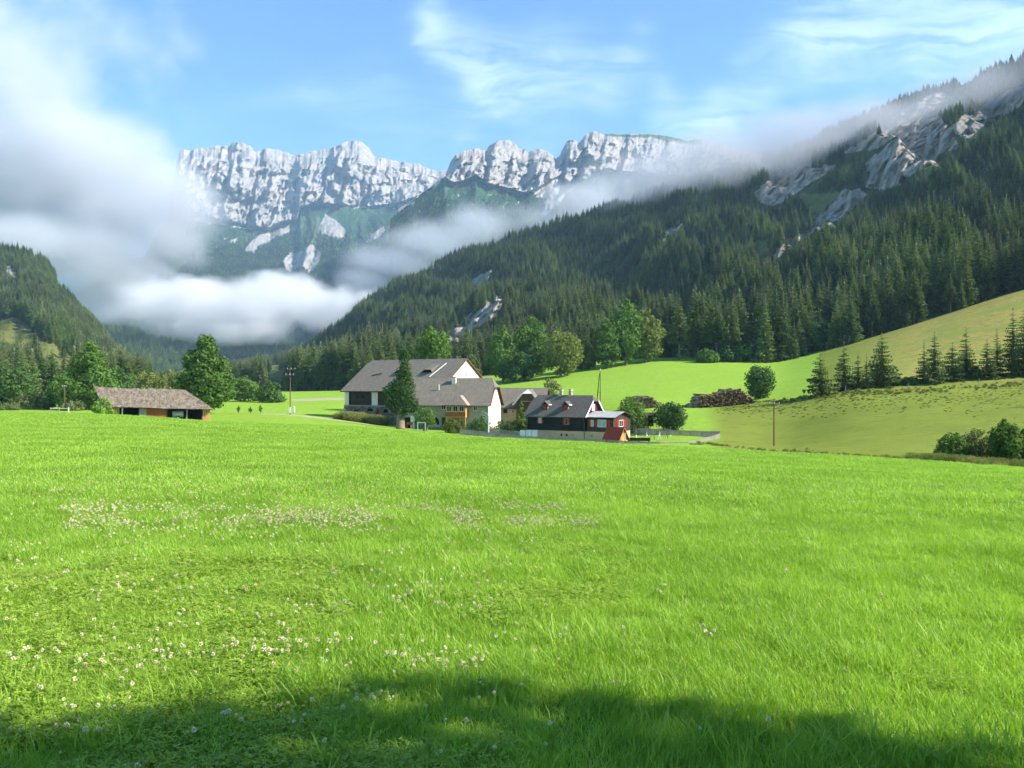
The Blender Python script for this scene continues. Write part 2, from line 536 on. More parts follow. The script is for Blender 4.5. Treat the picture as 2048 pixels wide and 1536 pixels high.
# ------------------------------------------------------------------ rock and forest-floor material of the hills
def hill_material(name, floor_a, floor_b, grass, rock_a, rock_b, fscale, rscale, bumpd, bumps=0.8):
    m, nt, out = material(name)
    P = nd(nt, 'ShaderNodeNewGeometry').outputs['Position']
    rock = nd(nt, 'ShaderNodeAttribute', {'attribute_name': 'rock'}).outputs['Fac']
    gr = nd(nt, 'ShaderNodeAttribute', {'attribute_name': 'grass'}).outputs['Fac']
    scr = nd(nt, 'ShaderNodeAttribute', {'attribute_name': 'scree'}).outputs['Fac']
    n1 = noise(nt, P, fscale, 5, 0.65).outputs[0]
    n2 = noise(nt, P, fscale * 6, 4, 0.7).outputs[0]
    fl = mix(nt, smooth(nt, n1, 0.35, 0.65), floor_a, floor_b)
    fl = mix(nt, mth(nt, 'MULTIPLY', smooth(nt, n2, 0.45, 0.75), 0.7), fl, tuple(c * 0.55 for c in floor_a))
    gc = mix(nt, smooth(nt, n2, 0.35, 0.7), grass, tuple(c * 0.62 for c in grass))
    fl = mix(nt, gr, fl, gc)
    st = noise(nt, vscale(nt, P, (1.0, 1.0, 0.28)), rscale, 6, 0.72, 0.5).outputs[0]
    st2 = noise(nt, vscale(nt, P, (0.6, 0.6, 1.6)), rscale * 0.45, 5, 0.65, 0.6).outputs[0]
    rc = mix(nt, smooth(nt, st, 0.34, 0.66), rock_b, rock_a)
    rc = mix(nt, mth(nt, 'MULTIPLY', smooth(nt, st2, 0.50, 0.72), 0.55), rc, (0.44, 0.34, 0.26))
    tuft = smooth(nt, noise(nt, P, rscale * 1.7, 5, 0.75).outputs[0], 0.56, 0.66)
    rc = mix(nt, mth(nt, 'MULTIPLY', tuft, 0.55), rc, tuple(c * 0.8 for c in grass))
    rk = mth(nt, 'ADD', rock, mth(nt, 'MULTIPLY', mth(nt, 'SUBTRACT', n2, 0.5), 0.9))
    c = mix(nt, smooth(nt, rk, 0.40, 0.60), fl, rc)
    sc = mth(nt, 'ADD', scr, mth(nt, 'MULTIPLY', mth(nt, 'SUBTRACT', n2, 0.5), 1.1))
    c = mix(nt, smooth(nt, sc, 0.42, 0.58), c, mix(nt, st, (0.34, 0.32, 0.29), (0.46, 0.435, 0.40)))
    h = mth(nt, 'ADD', st, mth(nt, 'MULTIPLY', n2, 0.6))
    principled(nt, out, c, 0.95, 0.05, bump(nt, h, bumps, bumpd))
    return m


m_hill = hill_material("forest_hill_ground", (0.034, 0.062, 0.022), (0.060, 0.088, 0.030), (0.150, 0.165, 0.045),
                       (0.46, 0.40, 0.335), (0.22, 0.195, 0.155), 0.02, 0.06, 4.0)
m_mount = hill_material("mountain_ground", (0.022, 0.056, 0.030), (0.036, 0.074, 0.034), (0.078, 0.112, 0.050),
                        (0.325, 0.298, 0.272), (0.215, 0.205, 0.195), 0.006, 0.009, 22.0, 0.30)


class Slope:
    """a hillside laid out by direction u and depth; keeps its grid so that trees can be stood on it"""
    def __init__(s, us, d0, v0, d1, v1, rows, power=0.85):
        s.cols = [np.asarray(c, float) for c in (us, d0, v0, d1, v1)]
        s.rows, s.power = rows, power

    def raw(s, u, t):
        c = s.cols
        d0, v0, d1, v1 = [np.interp(u, c[0], q) for q in c[1:]]
        d = d0 + (d1 - d0) * t
        v = v0 + (v1 - v0) * np.power(np.clip(t, 0, 1), s.power)
        x = (u - 1024) / F * d
        z = CAMZ + (HZ - v) / F * d
        return x, d, z


def slope_mesh(name, S, u0, u1, du, rows, relief, mat, masks, label=None, backdrop=300.0):
    us = np.arange(u0, u1 + du, du)
    ts = np.linspace(0, 1, rows)
    Ug, Tg = np.meshgrid(us, ts)
    x, y, z = S.raw(Ug, Tg)
    x, y, z = relief(x, y, z, Ug, Tg)
    # back side of the ridge, falling away
    bx, by, bz = x[-1:], y[-1:], z[-1:]
    bk = [(bx * (1 + k * backdrop / by), by + k * backdrop, bz * (1 - 0.45 * k) - 20 * k) for k in (0.12, 0.4, 1.0)]
    x = np.concatenate([x] + [b[0] for b in bk]); y = np.concatenate([y] + [b[1] for b in bk]); z = np.concatenate([z] + [b[2] for b in bk])
    me = np_mesh(name, np.stack([x, y, z], -1).reshape(-1, 3), grid_faces(rows + 3, len(us)), [mat], True)
    V = HZ - (z - CAMZ) * F / y
    Uv = 1024 + x * F / y
    for k in ('rock', 'grass', 'scree'):
        q = np.zeros(Uv.shape)
        for poly in masks.get(k, []):
            nu = Uv + 5 * fbm(x * .02, y * .02, z * .02, 3, 2); nv = V + 5 * fbm(x * .02, y * .02, z * .02, 3, 8)
            q = np.maximum(q, in_poly(nu, nv, poly))
        set_attr(me, k, q.ravel())
    o = tag(mesh_obj(name, me), kind='structure')
    S.grid = (us, ts, x[:rows], y[:rows], z[:rows])
    return o


ROCK_R = [[(1511, 388), (1552, 350), (1590, 331), (1663, 334), (1663, 344), (1621, 363), (1590, 385), (1552, 407), (1527, 400)],
          [(1732, 328), (1751, 312), (1776, 315), (1795, 344), (1799, 363), (1773, 375), (1732, 372)],
          [(1761, 309), (1780, 290), (1827, 252), (1875, 240), (1897, 262), (1912, 293), (1875, 318), (1821, 344), (1802, 347), (1789, 321)],
          [(1894, 252), (1938, 271), (1985, 233), (2033, 217), (2060, 175), (2017, 185), (1969, 210), (1920, 235)],
          [(1628, 445), (1647, 423), (1669, 404), (1685, 385), (1716, 382), (1729, 394), (1704, 416), (1685, 432), (1666, 442), (1640, 457)],
          [(1549, 511), (1571, 480), (1602, 467), (1628, 457), (1621, 470), (1590, 489), (1552, 518)],
          [(1312, 476), (1340, 456), (1368, 448), (1352, 467)],
          [(890, 693), (897, 660), (940, 630), (960, 622), (975, 598), (1008, 600), (988, 635), (945, 658), (905, 690)],
          [(940, 562), (985, 538), (975, 558), (955, 572)],
          [(1690, 300), (1740, 270), (1800, 225), (1870, 190), (1900, 200), (1830, 245), (1760, 290)]]
ROCK_R = [[(sum(q[0] for q in p) / len(p) + 1.08 * (x_ - sum(q[0] for q in p) / len(p)), sum(q[1] for q in p) / len(p) + 1.15 * (y_ - sum(q[1] for q in p) / len(p))) for x_, y_ in p] for p in ROCK_R]
GRASS_R = [[(1501, 486), (1535, 484), (1545, 518), (1508, 512)], [(1600, 385), (1690, 385), (1690, 412), (1640, 430), (1610, 415)],
           [(1840, 330), (1900, 310), (1870, 345), (1840, 365)], [(1255, 735), (1300, 705), (1385, 690), (1385, 715), (1320, 728)],
           [(1345, 665), (1370, 645), (1390, 648), (1375, 668)], [(1470, 700), (1500, 668), (1515, 690), (1500, 715)],
           [(520, 760), (545, 725), (580, 728), (570, 765), (530, 780)]]
hillR = Slope([430, 480, 560, 600, 660, 700, 720, 740, 760, 800, 860, 920, 1000, 1100, 1200, 1300, 1400, 1500, 1600, 1700, 1800, 1900, 2048, 2300, 2600],
              [700, 620, 520, 470, 430, 410, 408, 405, 402, 400, 400, 400, 400, 400, 395, 372, 352, 346, 346, 346, 346, 346, 346, 346, 346],
              [779, 779, 780, 780, 780, 779, 779, 778, 777, 776, 774, 772, 770, 762, 752, 738, 731, 728, 726, 700, 660, 634, 592, 525, 465],
              [1600, 1550, 1500, 1480, 1460, 1450, 1450, 1450, 1450, 1450, 1450, 1450, 1450, 1450, 1430, 1400, 1370, 1330, 1290, 1240, 1190, 1140, 1080, 1000, 950],
              [752, 747, 724, 712, 674, 649, 620, 603, 593, 568, 539, 513, 490, 450, 424, 394, 360, 330, 294, 252, 206, 166, 114, 10, -100], 170)


def reliefR(x, y, z, U, T):
    w = np.clip(T * 6, 0, 1) * np.clip((1 - T) * 5 + 0.25, 0, 1)
    # spurs and gullies that run down the fall line, slanting across the view
    q = (U + 190 * T * 2.2)
    z = z + w * (58 * fbm(q / 130, T * 1.4, 0, 3, 21) + 18 * fbm(x / 70, y / 70, 0, 3, 12)) * np.clip((U - 400) / 500, 0.35, 1)
    V = HZ - F * (z - CAMZ) / y
    rk = np.zeros(U.shape)
    for p in ROCK_R:
        rk = np.maximum(rk, in_poly(U, V, p))
    rk = _gauss1(_gauss1(rk, 2.0, 0), 2.0, 1)
    # crags stand out from the slope in blocks turned to the east
    blk = fbm(x / 26, y / 26, z / 26, 4, 17, 0.6)
    ph = (U + 0.25 * (V - 350)) / 30 + 0.8 * fbm(x / 70, y / 70, z / 70, 3, 29)
    saw = (ph % 1.0); saw = np.where(saw < .86, saw / .86, (1 - saw) / .14)
    d2 = y + rk * (24 * saw - 12 - 22 * blk - 15 * np.abs(fbm(x / 9, y / 9, z / 14, 3, 19)))
    return (U - 1024) / F * d2, d2, CAMZ + (HZ - V) / F * d2


slope_mesh("forest_hill", hillR, 430, 2600, 3, 330, reliefR, m_hill, {'rock': ROCK_R, 'grass': GRASS_R})

ROCK_L = [[(20, 528), (33, 545), (40, 566), (22, 552), (8, 538)], [(64, 505), (74, 508), (72, 516), (64, 514)], [(112, 545), (128, 552), (126, 572), (116, 566)]]
GRASS_L = [[(-20, 640), (20, 632), (48, 642), (72, 662), (96, 682), (150, 712), (142, 742), (116, 736), (69, 704), (30, 690), (-20, 680)]]
hillL = Slope([-500, 0, 60, 95, 110, 150, 200, 230, 262, 300],
              [240, 250, 255, 260, 262, 270, 290, 310, 340, 380],
              [816, 812, 810, 808, 807, 805, 802, 800, 797, 794],
              [1500, 1400, 1350, 1300, 1280, 1250, 1150, 1080, 1000, 950],
              [440, 502, 512, 532, 556, 612, 668, 714, 768, 788], 120, 0.95)


def reliefL(x, y, z, U, T):
    w = np.clip(T * 6, 0, 1) * np.clip((1 - T) * 5 + 0.2, 0, 1)
    z = z + w * (20 * fbm((U - 120 * T) / 90, T * 1.6, 0, 3, 31) + 8 * fbm(x / 60, y / 60, 0, 3, 13))
    return x, y, z


slope_mesh("west_hill", hillL, -500, 300, 5, 120, reliefL, m_hill, {'rock': ROCK_L, 'grass': GRASS_L})

# ------------------------------------------------------------------ the far massifs
def massif(name, sil, base, u0, u1, dslope, dbot, vbot, dcliff, depth, seed, masks, towers=(), du=1.6, n1=150, n2=110):
    us = np.arange(u0, u1, du)
    sv = np.interp(us, [p[0] for p in sil], [p[1] for p in sil])
    bv = np.interp(us, [p[0] for p in base], [p[1] for p in base])
    bv = np.maximum(bv, sv + 0.5)
    jag = 4.0 * fbm(us / 11, 0 * us, 0, 5, seed, 0.6) + 1.5 * gnoise(us / 2.5, 0 * us, 0, seed + 9)
    sv = sv + jag
    dsh = (us - u0) * dslope
    rows_v, rows_d, sec = [], [], []
    for t in np.linspace(0, 1, n1, endpoint=False):
        rows_v.append(vbot + (bv - vbot) * t ** 0.92); rows_d.append(dbot + (dcliff + dsh - dbot) * t); sec.append(t)
    for t in np.linspace(0, 1, n2):
        rows_v.append(bv + (sv - bv) * t); rows_d.append(dcliff + dsh + depth * (t ** 1.15)); sec.append(1 + t)
    V = np.array(rows_v); D = np.array(rows_d); U = np.broadcast_to(us, V.shape); S = np.array(sec)[:, None]
    # buttresses, chimneys and ledges push the face in and out
    wu = U + 24 * fbm(U / 55, V / 55, 0, 4, seed + 1)
    # slanting bedding: the gullies lean with height
    lean = wu + (V - 350) * 0.35
    ribs = fbm(lean / 62, V / 170, 0, 5, seed + 2, 0.58, True)
    ribs2 = fbm(lean / 19, V / 75, 0, 4, seed + 5, 0.6, True)
    big = fbm(wu / 85, (V + 0.5 * U) / 80, 0, 5, seed + 7, 0.55)
    slab = np.abs(((lean + 0.9 * (V - 350)) / 46 + 1.5 * fbm(U / 60, V / 60, 0, 3, seed + 15)) % 1.0 - 0.35) ** 0.7
    rough = fbm(U / 6, V / 8, 0, 3, seed + 8, 0.6)
    cl = np.clip((S - 0.96) / 0.08, 0, 1)
    top = np.clip((2.0 - S) / 0.25, 0.25, 1)
    dd = -(125 * ribs + 48 * ribs2 + 170 * big + 18 * rough + 90 * slab) * cl * top
    low = fbm((wu + (V - 500) * 0.25) / 75, V / 260, 0, 4, seed + 3, 0.55, True)
    dd += -(240 * low + 30 * rough) * (1 - cl) * np.clip(S * 5, 0, 1) * np.clip((1 - S) * 4 + .2, 0, 1)
    # buttresses: a sharp west side that stays in shade, an east side that eases back
    lu = wu * .35 + U * .65 + (V - 350) * 0.22 + 3 * fbm(U / 12, V / 12, 0, 3, seed + 21)
    for (ua, ub, amp) in towers:
        prof = np.clip((lu - ua) / 5, 0, 1) * (1 - np.clip((lu - ua - 5) / (ub - ua), 0, 1)) ** 0.8
        dd -= 0.8 * amp * prof * np.clip(0.45 + 1.5 * fbm(U / 45, V / 38, 0, 3, seed + 31 + int(ua) % 7), 0, 1.3) * cl * np.clip((2.0 - S) / 0.12, 0.45, 1)
    D = D + dd
    # back side
    Db = np.concatenate([D, D[-1:] + 250, D[-1:] + 1400]); Vb = np.concatenate([V, V[-1:] + 14, V[-1:] + 200])
    Ub = np.broadcast_to(us, Vb.shape)
    x, y = (Ub - 1024) / F * Db, Db
    z = CAMZ + (HZ - Vb) / F * Db
    me = np_mesh(name, np.stack([x, y, z], -1).reshape(-1, 3), grid_faces(len(Vb), len(us)), [m_mount], True)
    Sb = np.concatenate([np.broadcast_to(S, V.shape), np.full((2, len(us)), 2.0)])
    nu = Ub + 5 * fbm(Ub / 14, Vb / 14, 0, 4, 2); nv = Vb + 5 * fbm(Ub / 14, Vb / 14, 0, 4, 8)
    bvn = np.interp(nu, us, bv)
    rock = ((nv < bvn + 1) & (bv - sv > 2)).astype(float) * np.where(bv - sv > 2, 1, 0)
    for poly in masks.get('rock', []):
        rock = np.maximum(rock, in_poly(nu, nv, poly))
    bits = (fbm(Ub / 15, Vb / 9, 0, 4, seed + 19) > 0.36) & (Sb > .45) & (Sb < 1)
    rock = np.maximum(rock, bits * 0.8)
    set_attr(me, 'rock', rock.ravel())
    gr = np.clip((fbm(Ub / 30, Vb / 16, 0, 4, seed + 11) - 0.12) * 5, 0, 1) * 0.75
    gr = np.where(Sb > 1.75, np.maximum(gr, np.clip(fbm(Ub / 25, Vb / 10, 0, 3, seed) * 3 + 0.3, 0, 1)), gr)
    for poly in masks.get('grass', []):
        gr = np.maximum(gr, in_poly(nu, nv, poly) * 0.9)
    for poly in masks.get('grass_top', []):
        k = in_poly(nu, nv, poly); gr = np.maximum(gr, k); rock = np.where(k, 0.35, rock)
    me.attributes['rock'].data.foreach_set('value', rock.astype(np.float32).ravel())
    set_attr(me, 'grass', gr.ravel())
    sc = np.zeros(Vb.shape)
    for poly in masks.get('scree', []):
        sc = np.maximum(sc, in_poly(nu, nv, poly) * 0.8)
    set_attr(me, 'scree', sc.ravel())
    tag(mesh_obj(name, me), kind='structure')
    return dict(us=us, U=U, V=V, D=D, S=np.broadcast_to(S, V.shape), rock=rock[:len(V)], scree=sc[:len(V)])


SIL_A = [(60, 640), (200, 560), (290, 510), (335, 430), (346, 360), (352, 332), (360, 300), (385, 300), (400, 296), (418, 294), (429, 293), (445, 291), (458, 293), (464, 285), (482, 284), (500, 291), (511, 304), (522, 300), (534, 297), (558, 299),
         (575, 306), (590, 310), (612, 305), (637, 300), (668, 294), (688, 285), (710, 281), (726, 285), (739, 298), (748, 313), (770, 317), (798, 323), (836, 328), (855, 336), (871, 342), (895, 341), (930, 344), (1000, 360)]
BASE_A = [(60, 650), (200, 570), (290, 515), (335, 455), (346, 440), (380, 432), (397, 428), (440, 445), (487, 453), (540, 462), (560, 448), (593, 442), (600, 418), (625, 411), (651, 410), (690, 413), (739, 416), (792, 410), (830, 396), (857, 381), (900, 363), (1000, 362)]
MK_A = {'rock': [[(487, 504), (505, 480), (528, 463), (564, 442), (597, 440), (592, 460), (552, 474), (523, 492), (505, 504)],
                 [(565, 518), (581, 504), (605, 504), (622, 489), (643, 504), (640, 524), (619, 551), (602, 536), (581, 548), (570, 539)],
                 [(637, 455), (651, 428), (669, 439), (690, 457), (690, 476), (666, 476), (646, 468)], [(734, 483), (751, 463), (769, 451), (772, 460), (751, 480)],
                 [(795, 412), (812, 408), (832, 428), (826, 440), (797, 436)], [(455, 482), (475, 476), (476, 484), (460, 487)]],
        'grass': [[(420, 430), (470, 425), (540, 445), (520, 456), (440, 450)], [(575, 470), (600, 430), (640, 435), (690, 480), (640, 500), (580, 500)]],
        'scree': [[(380, 440), (470, 455), (540, 462), (470, 452), (400, 432)]]}
MA = massif("west_massif", SIL_A, BASE_A, 60, 1000, 1.25, 2700, 700, 4650, 430, 41, MK_A, [(372, 400, 150), (396, 428, 170), (430, 462, 230), (458, 512, 260), (515, 575, 130), (585, 640, 120), (652, 672, 200), (664, 720, 240), (688, 760, 120), (745, 800, 140), (800, 850, 150), (838, 900, 120)])

SIL_B = [(780, 440), (800, 420), (820, 405), (850, 383), (870, 368), (890, 352), (896, 336), (901, 322), (909, 312), (926, 302), (947, 297), (962, 300), (973, 301), (977, 292), (985, 287), (996, 282), (1017, 279), (1028, 284), (1036, 295),
         (1048, 300), (1056, 305), (1066, 299), (1084, 298), (1099, 306), (1111, 317), (1119, 311), (1126, 296), (1133, 284), (1140, 278), (1153, 282), (1157, 288), (1162, 281), (1169, 271), (1178, 265), (1187, 262), (1196, 264), (1204, 268), (1231, 269),
         (1275, 267), (1319, 269), (1348, 275), (1377, 281), (1401, 278), (1450, 290), (1520, 305), (1700, 340)]
BASE_B = [(780, 440), (850, 383), (889, 352), (900, 362), (909, 366), (930, 362), (952, 350), (976, 369), (1010, 378), (1049, 388), (1075, 378), (1100, 362), (1122, 350), (1130, 372), (1165, 366), (1196, 343), (1250, 345), (1350, 352), (1500, 380), (1700, 420)]
MK_B = {'rock': [[(1247, 362), (1258, 356), (1271, 385), (1262, 402), (1248, 382)]],
        'grass': [[(893, 365), (935, 352), (950, 352), (925, 372), (890, 375)]],
        'grass_top': [[(1190, 262), (1240, 268), (1320, 269), (1400, 280), (1400, 290), (1350, 286), (1300, 275), (1215, 274)]],
        'scree': [[(973, 351), (990, 372), (1020, 380), (1049, 384), (1056, 372), (1070, 378), (1102, 363), (1124, 350), (1122, 370), (1114, 392), (1093, 428), (1078, 436), (1084, 416), (1093, 398), (1073, 395), (1061, 381), (1040, 386), (1015, 384), (996, 375)],
                  [(1078, 436), (1108, 404), (1134, 381), (1166, 360), (1196, 341), (1193, 352), (1160, 366), (1137, 387), (1108, 419), (1093, 433)]]}
MBF = massif("east_massif", SIL_B, BASE_B, 780, 1700, 1.2, 1900, 650, 3500, 330, 63, MK_B, [(897, 940, 170), (935, 972, 100), (973, 1000, 190), (1014, 1036, 120), (1034, 1075, 120), (1064, 1108, 110), (1128, 1160, 230), (1160, 1200, 220), (1192, 1240, 120), (1236, 1290, 130), (1276, 1330, 140), (1318, 1390, 140)])

# wooded floor of the valley between them
hillV = Slope([60, 150, 300, 430, 560, 700, 800, 900], [1500] * 8, [783, 783, 784, 785, 784, 782, 780, 780], [2750] * 8, [640, 650, 655, 690, 690, 700, 705, 700], 80, 0.8)


def reliefV(x, y, z, U, T):
    return x, y, z + np.clip(T * 5, 0, 1) * (26 * fbm(x / 220, y / 260, 0, 3, 15))


slope_mesh("valley_hill", hillV, 60, 900, 8, 80, reliefV, m_hill, {})
# ------------------------------------------------------------------ foliage materials
def leaf_material(name, dark, light, var=0.35, trans=0.3, patch=0.02, sub=0.9):
    m, nt, out = material(name)
    oi = nd(nt, 'ShaderNodeObjectInfo')
    P = nd(nt, 'ShaderNodeNewGeometry').outputs['Position']
    n1 = noise(nt, P, sub, 3, 0.6).outputs[0]
    n2 = noise(nt, oi.outputs['Location'], patch, 3, 0.6).outputs[0]
    f = mth(nt, 'ADD', mth(nt, 'MULTIPLY', smooth(nt, n1, 0.3, 0.7), 0.40), mth(nt, 'MULTIPLY', mth(nt, 'POWER', oi.outputs['Random'], 1.3), 0.60))
    c = mix(nt, f, dark, light)
    k = mth(nt, 'MULTIPLY_ADD', smooth(nt, n2, 0.35, 0.65), var, 1.0 - var * 0.5)
    c = mix(nt, 1.0, c, nd(nt, 'ShaderNodeCombineXYZ', None, [k, k, mth(nt, 'MULTIPLY', k, 0.95)]).outputs[0], 'MULTIPLY')
    d = nd(nt, 'ShaderNodeBsdfPrincipled', None, {'Base Color': c, 'Roughness': 0.75, 'Specular IOR Level': 0.12})
    t = nd(nt, 'ShaderNodeBsdfTranslucent', None, {'Color': mix(nt, 1.0, c, (1.15, 1.25, 0.6), 'MULTIPLY')})
    mx = nd(nt, 'ShaderNodeMixShader', None, [trans, d.outputs[0], t.outputs[0]])
    nt.links.new(mx.outputs[0], out.inputs[0])
    return m


m_spruce = leaf_material("spruce_needles", (0.036, 0.074, 0.028), (0.215, 0.265, 0.076), 0.75, 0.28, 0.012)
m_larch = leaf_material("larch_needles", (0.095, 0.160, 0.036), (0.150, 0.215, 0.052), 0.4, 0.2, 0.012)
m_young = leaf_material("young_spruce_needles", (0.095, 0.145, 0.040), (0.185, 0.230, 0.064), 0.3, 0.15)
m_leaf = leaf_material("maple_leaves", (0.075, 0.150, 0.030), (0.145, 0.240, 0.048), 0.3, 0.3)
m_leaf_y = leaf_material("ash_leaves", (0.125, 0.160, 0.036), (0.210, 0.240, 0.065), 0.3, 0.3)
m_leaf_d = leaf_material("lilac_leaves", (0.046, 0.098, 0.028), (0.090, 0.165, 0.042), 0.3, 0.25)
m_leaf_g = leaf_material("willow_leaves", (0.130, 0.160, 0.060), (0.205, 0.235, 0.090), 0.3, 0.25)
m_leaf_b = leaf_material("bright_leaves", (0.105, 0.200, 0.030), (0.180, 0.300, 0.045), 0.3, 0.35)


def bark_material(name, a, b):
    m, nt, out = material(name)
    P = nd(nt, 'ShaderNodeTexCoord').outputs['Object']
    n1 = noise(nt, vscale(nt, P, (5, 5, 1.2)), 1.0, 4, 0.7).outputs[0]
    principled(nt, out, mix(nt, smooth(nt, n1, 0.35, 0.65), a, b), 0.95, 0.05, bump(nt, n1, 0.8, 0.05))
    return m


m_bark = bark_material("grey_bark", (0.13, 0.105, 0.08), (0.26, 0.22, 0.17))
m_bark_s = bark_material("spruce_bark", (0.12, 0.095, 0.075), (0.26, 0.215, 0.175))


# ------------------------------------------------------------------ tree meshes
def spruce_meshes(seed, H=20.0, R=3.2, clear=0.05, whorls=18, per=7, seg=3, mat=None, name="spruce", droop=0.35, taper=0.85, gap=0.0, hk=1.0):
    rng = np.random.default_rng(seed)
    V, Fc = [], []
    for i in range(whorls):
        f = (i + 0.4 * rng.random()) / whorls
        z0 = H * (clear + (0.985 - clear) * f)
        L0 = R * (1 - f) ** taper * (1.0 if f > 0.12 or clear < 0.08 else 0.55 + 3.7 * f) + 0.018 * H * (1 - f)
        n = max(4, int(per * (0.55 + 0.6 * (1 - f)) + rng.random()))
        ph0 = rng.random() * 6.28
        for j in range(n):
            if rng.random() < gap: continue
            ph = ph0 + 6.283 * j / n + rng.normal() * 0.25
            L = L0 * (0.72 + 0.5 * rng.random())
            zz = z0 + rng.normal() * H / whorls * 0.28
            c, s = math.cos(ph), math.sin(ph)
            dr = droop * (1 - 1.5 * f) + rng.normal() * 0.08
            pts = []
            for k in range(seg + 1):
                q = k / seg
                pts.append((c * L * q, s * L * q, zz - L * dr * (q - 0.35 * q * q * q)))
            for k in range(seg):
                a, b = pts[k], pts[k + 1]
                w = L * (0.34 - 0.20 * k / seg) * (0.7 + 0.6 * rng.random())
                hang = hk * L * 0.16 * (1 - 0.4 * k / seg) * (0.6 + 0.8 * rng.random())
                mx_, my_ = a[0] * .2 + b[0] * .8, a[1] * .2 + b[1] * .8
                mz = (a[2] + b[2]) / 2
                for sd in (-1, 1):
                    o = len(V)
                    V += [a, b, (mx_ - s * w * sd, my_ + c * w * sd, mz - hang * (0.4 + 0.8 * rng.random()))]
                    Fc.append((o, o + 1, o + 2) if sd < 0 else (o, o + 2, o + 1))
                o = len(V)
                V += [a, b, ((a[0] + b[0]) / 2, (a[1] + b[1]) / 2, mz - hang * 1.8)]
                Fc.append((o, o + 1, o + 2))
    # leader
    for j in range(3):
        ph = j * 2.1; o = len(V); r = 0.012 * H
        V += [(0, 0, H), (math.cos(ph) * r, math.sin(ph) * r, H * 0.955), (math.cos(ph + 2.1) * r, math.sin(ph + 2.1) * r, H * 0.955)]
        Fc.append((o, o + 1, o + 2))
    crown = np_mesh(name + "_crown", V, np.array(Fc), [mat or m_spruce])
    r0 = 0.011 * H + 0.05
    tr = MB().tube([(0, 0, -0.6), (0, 0, H * 0.02), (0.02, 0, H * 0.5), (0, 0, H * 0.96)], [r0 * 1.3, r0, r0 * 0.62, 0.03], 7).mesh(name + "_trunk", m_bark_s, True)
    return crown, tr


PROFILE = {
    'round': lambda f: math.sqrt(max(0.0, 1 - (2 * f - 1) ** 2)) ** 0.8,
    'ovoid': lambda f: math.sin(math.pi * min(1, f) ** 0.75) ** 0.7,
    'cone': lambda f: (min(1, f / 0.22)) ** 0.6 * (1 - f) ** 0.62 * 1.12,
    'column': lambda f: min(1, f / 0.12) ** 0.5 * min(1, (1 - f) / 0.35) ** 0.6,
    'bush': lambda f: math.sqrt(max(0.0, 1 - f * f)) * (0.8 + 0.2 * min(1, f / 0.2)),
}


def broadleaf_meshes(seed, H, W, clear, shape, nlobe, nleaf, leaf, mat, name, trunk_r=None, lobe_k=0.36, depth=None, stems=1, lean=0.0):
    rng = np.random.default_rng(seed)
    prof = PROFILE[shape]
    Hc = H * (1 - clear)
    C, Rr = [], []
    dk = (depth or W) / W
    for i in range(nlobe):
        f = (i + 0.5) / nlobe * 0.94 + 0.02
        f = min(0.99, max(0.02, f + rng.normal() * 0.03))
        r = prof(f) * W / 2
        lr = max(lobe_k * r * (0.75 + 0.55 * rng.random()), 0.075 * W)
        ph = i * 2.399 + rng.normal() * 0.5
        rad = max(0.0, r - lr) * (0.55 + 0.5 * rng.random() ** 0.5)
        C.append((rad * math.cos(ph) + lean * f * H, rad * math.sin(ph) * dk, H * clear + Hc * f * (1 - 0.3 * lr / Hc)))
        Rr.append((lr, lr * dk ** 0.5, lr * 0.82))
    C, Rr = np.array(C), np.array(Rr)
    wgt = (Rr[:, 0] ** 2); wgt = wgt / wgt.sum()
    k = rng.choice(nlobe, nleaf, p=wgt)
    d = rng.normal(size=(nleaf, 3)); d /= np.linalg.norm(d, axis=1)[:, None]
    rr = (0.62 + 0.5 * rng.random(nleaf) ** 0.6)[:, None]
    wob = 1 + 0.22 * gnoise(d[:, 0] * 2.2 + k, d[:, 1] * 2.2, d[:, 2] * 2.2, seed % 50)[:, None]
    P = C[k] + d * Rr[k] * rr * wob
    nrm = d + rng.normal(size=(nleaf, 3)) * 0.55 + np.array([0, 0, 0.25])
    nrm /= np.linalg.norm(nrm, axis=1)[:, None]
    t = np.cross(nrm, rng.normal(size=(nleaf, 3))); t /= np.linalg.norm(t, axis=1)[:, None]
    b = np.cross(nrm, t)
    s = leaf * (0.55 + 0.9 * rng.random(nleaf))[:, None]
    q = np.stack([P - t * s * 0.62, P + b * s * 0.42 - t * s * .06 - nrm * s * 0.12, P + t * s * 0.7 - nrm * s * .06, P - b * s * 0.46 + t * s * .08 - nrm * s * 0.10], 1)
    # a leaf never hangs below the ground
    q[..., 2] = np.maximum(q[..., 2], 0.03)
    crown = np_mesh(name + "_crown", q.reshape(-1, 3), np.arange(nleaf * 4).reshape(-1, 4), [mat])
    mb = MB()
    tr = trunk_r or 0.022 * H + 0.05
    top = H * clear + Hc * 0.55
    for sI in range(stems):
        ox = 0.0 if stems == 1 else math.cos(sI * 2.4) * tr * 2; oy = 0.0 if stems == 1 else math.sin(sI * 2.4) * tr * 2
        base = [(ox, oy, -0.5), (ox, oy, 0.02 * H), (ox * 1.5 + .05 * tr, oy * 1.5, H * clear + .15 * Hc), (ox * 2 + lean * H * .5, oy * 2, top)]
        mb.tube(base, [tr * 1.35, tr, tr * 0.72, tr * 0.2], 9)
    idx = np.argsort(-Rr[:, 0])[:10]
    for j in idx:
        c = C[j]; z0 = min(top * 0.95, max(H * clear * 0.85, c[2] - Rr[j, 2] * 1.4 - 0.12 * H))
        mb.tube([(0, 0, z0), (c[0] * .55, c[1] * .55, (z0 + c[2]) * .5), (c[0], c[1], c[2])], [tr * 0.42, tr * 0.28, tr * 0.08], 6)
    trunk = mb.mesh(name + "_trunk", m_bark, True)
    return crown, trunk


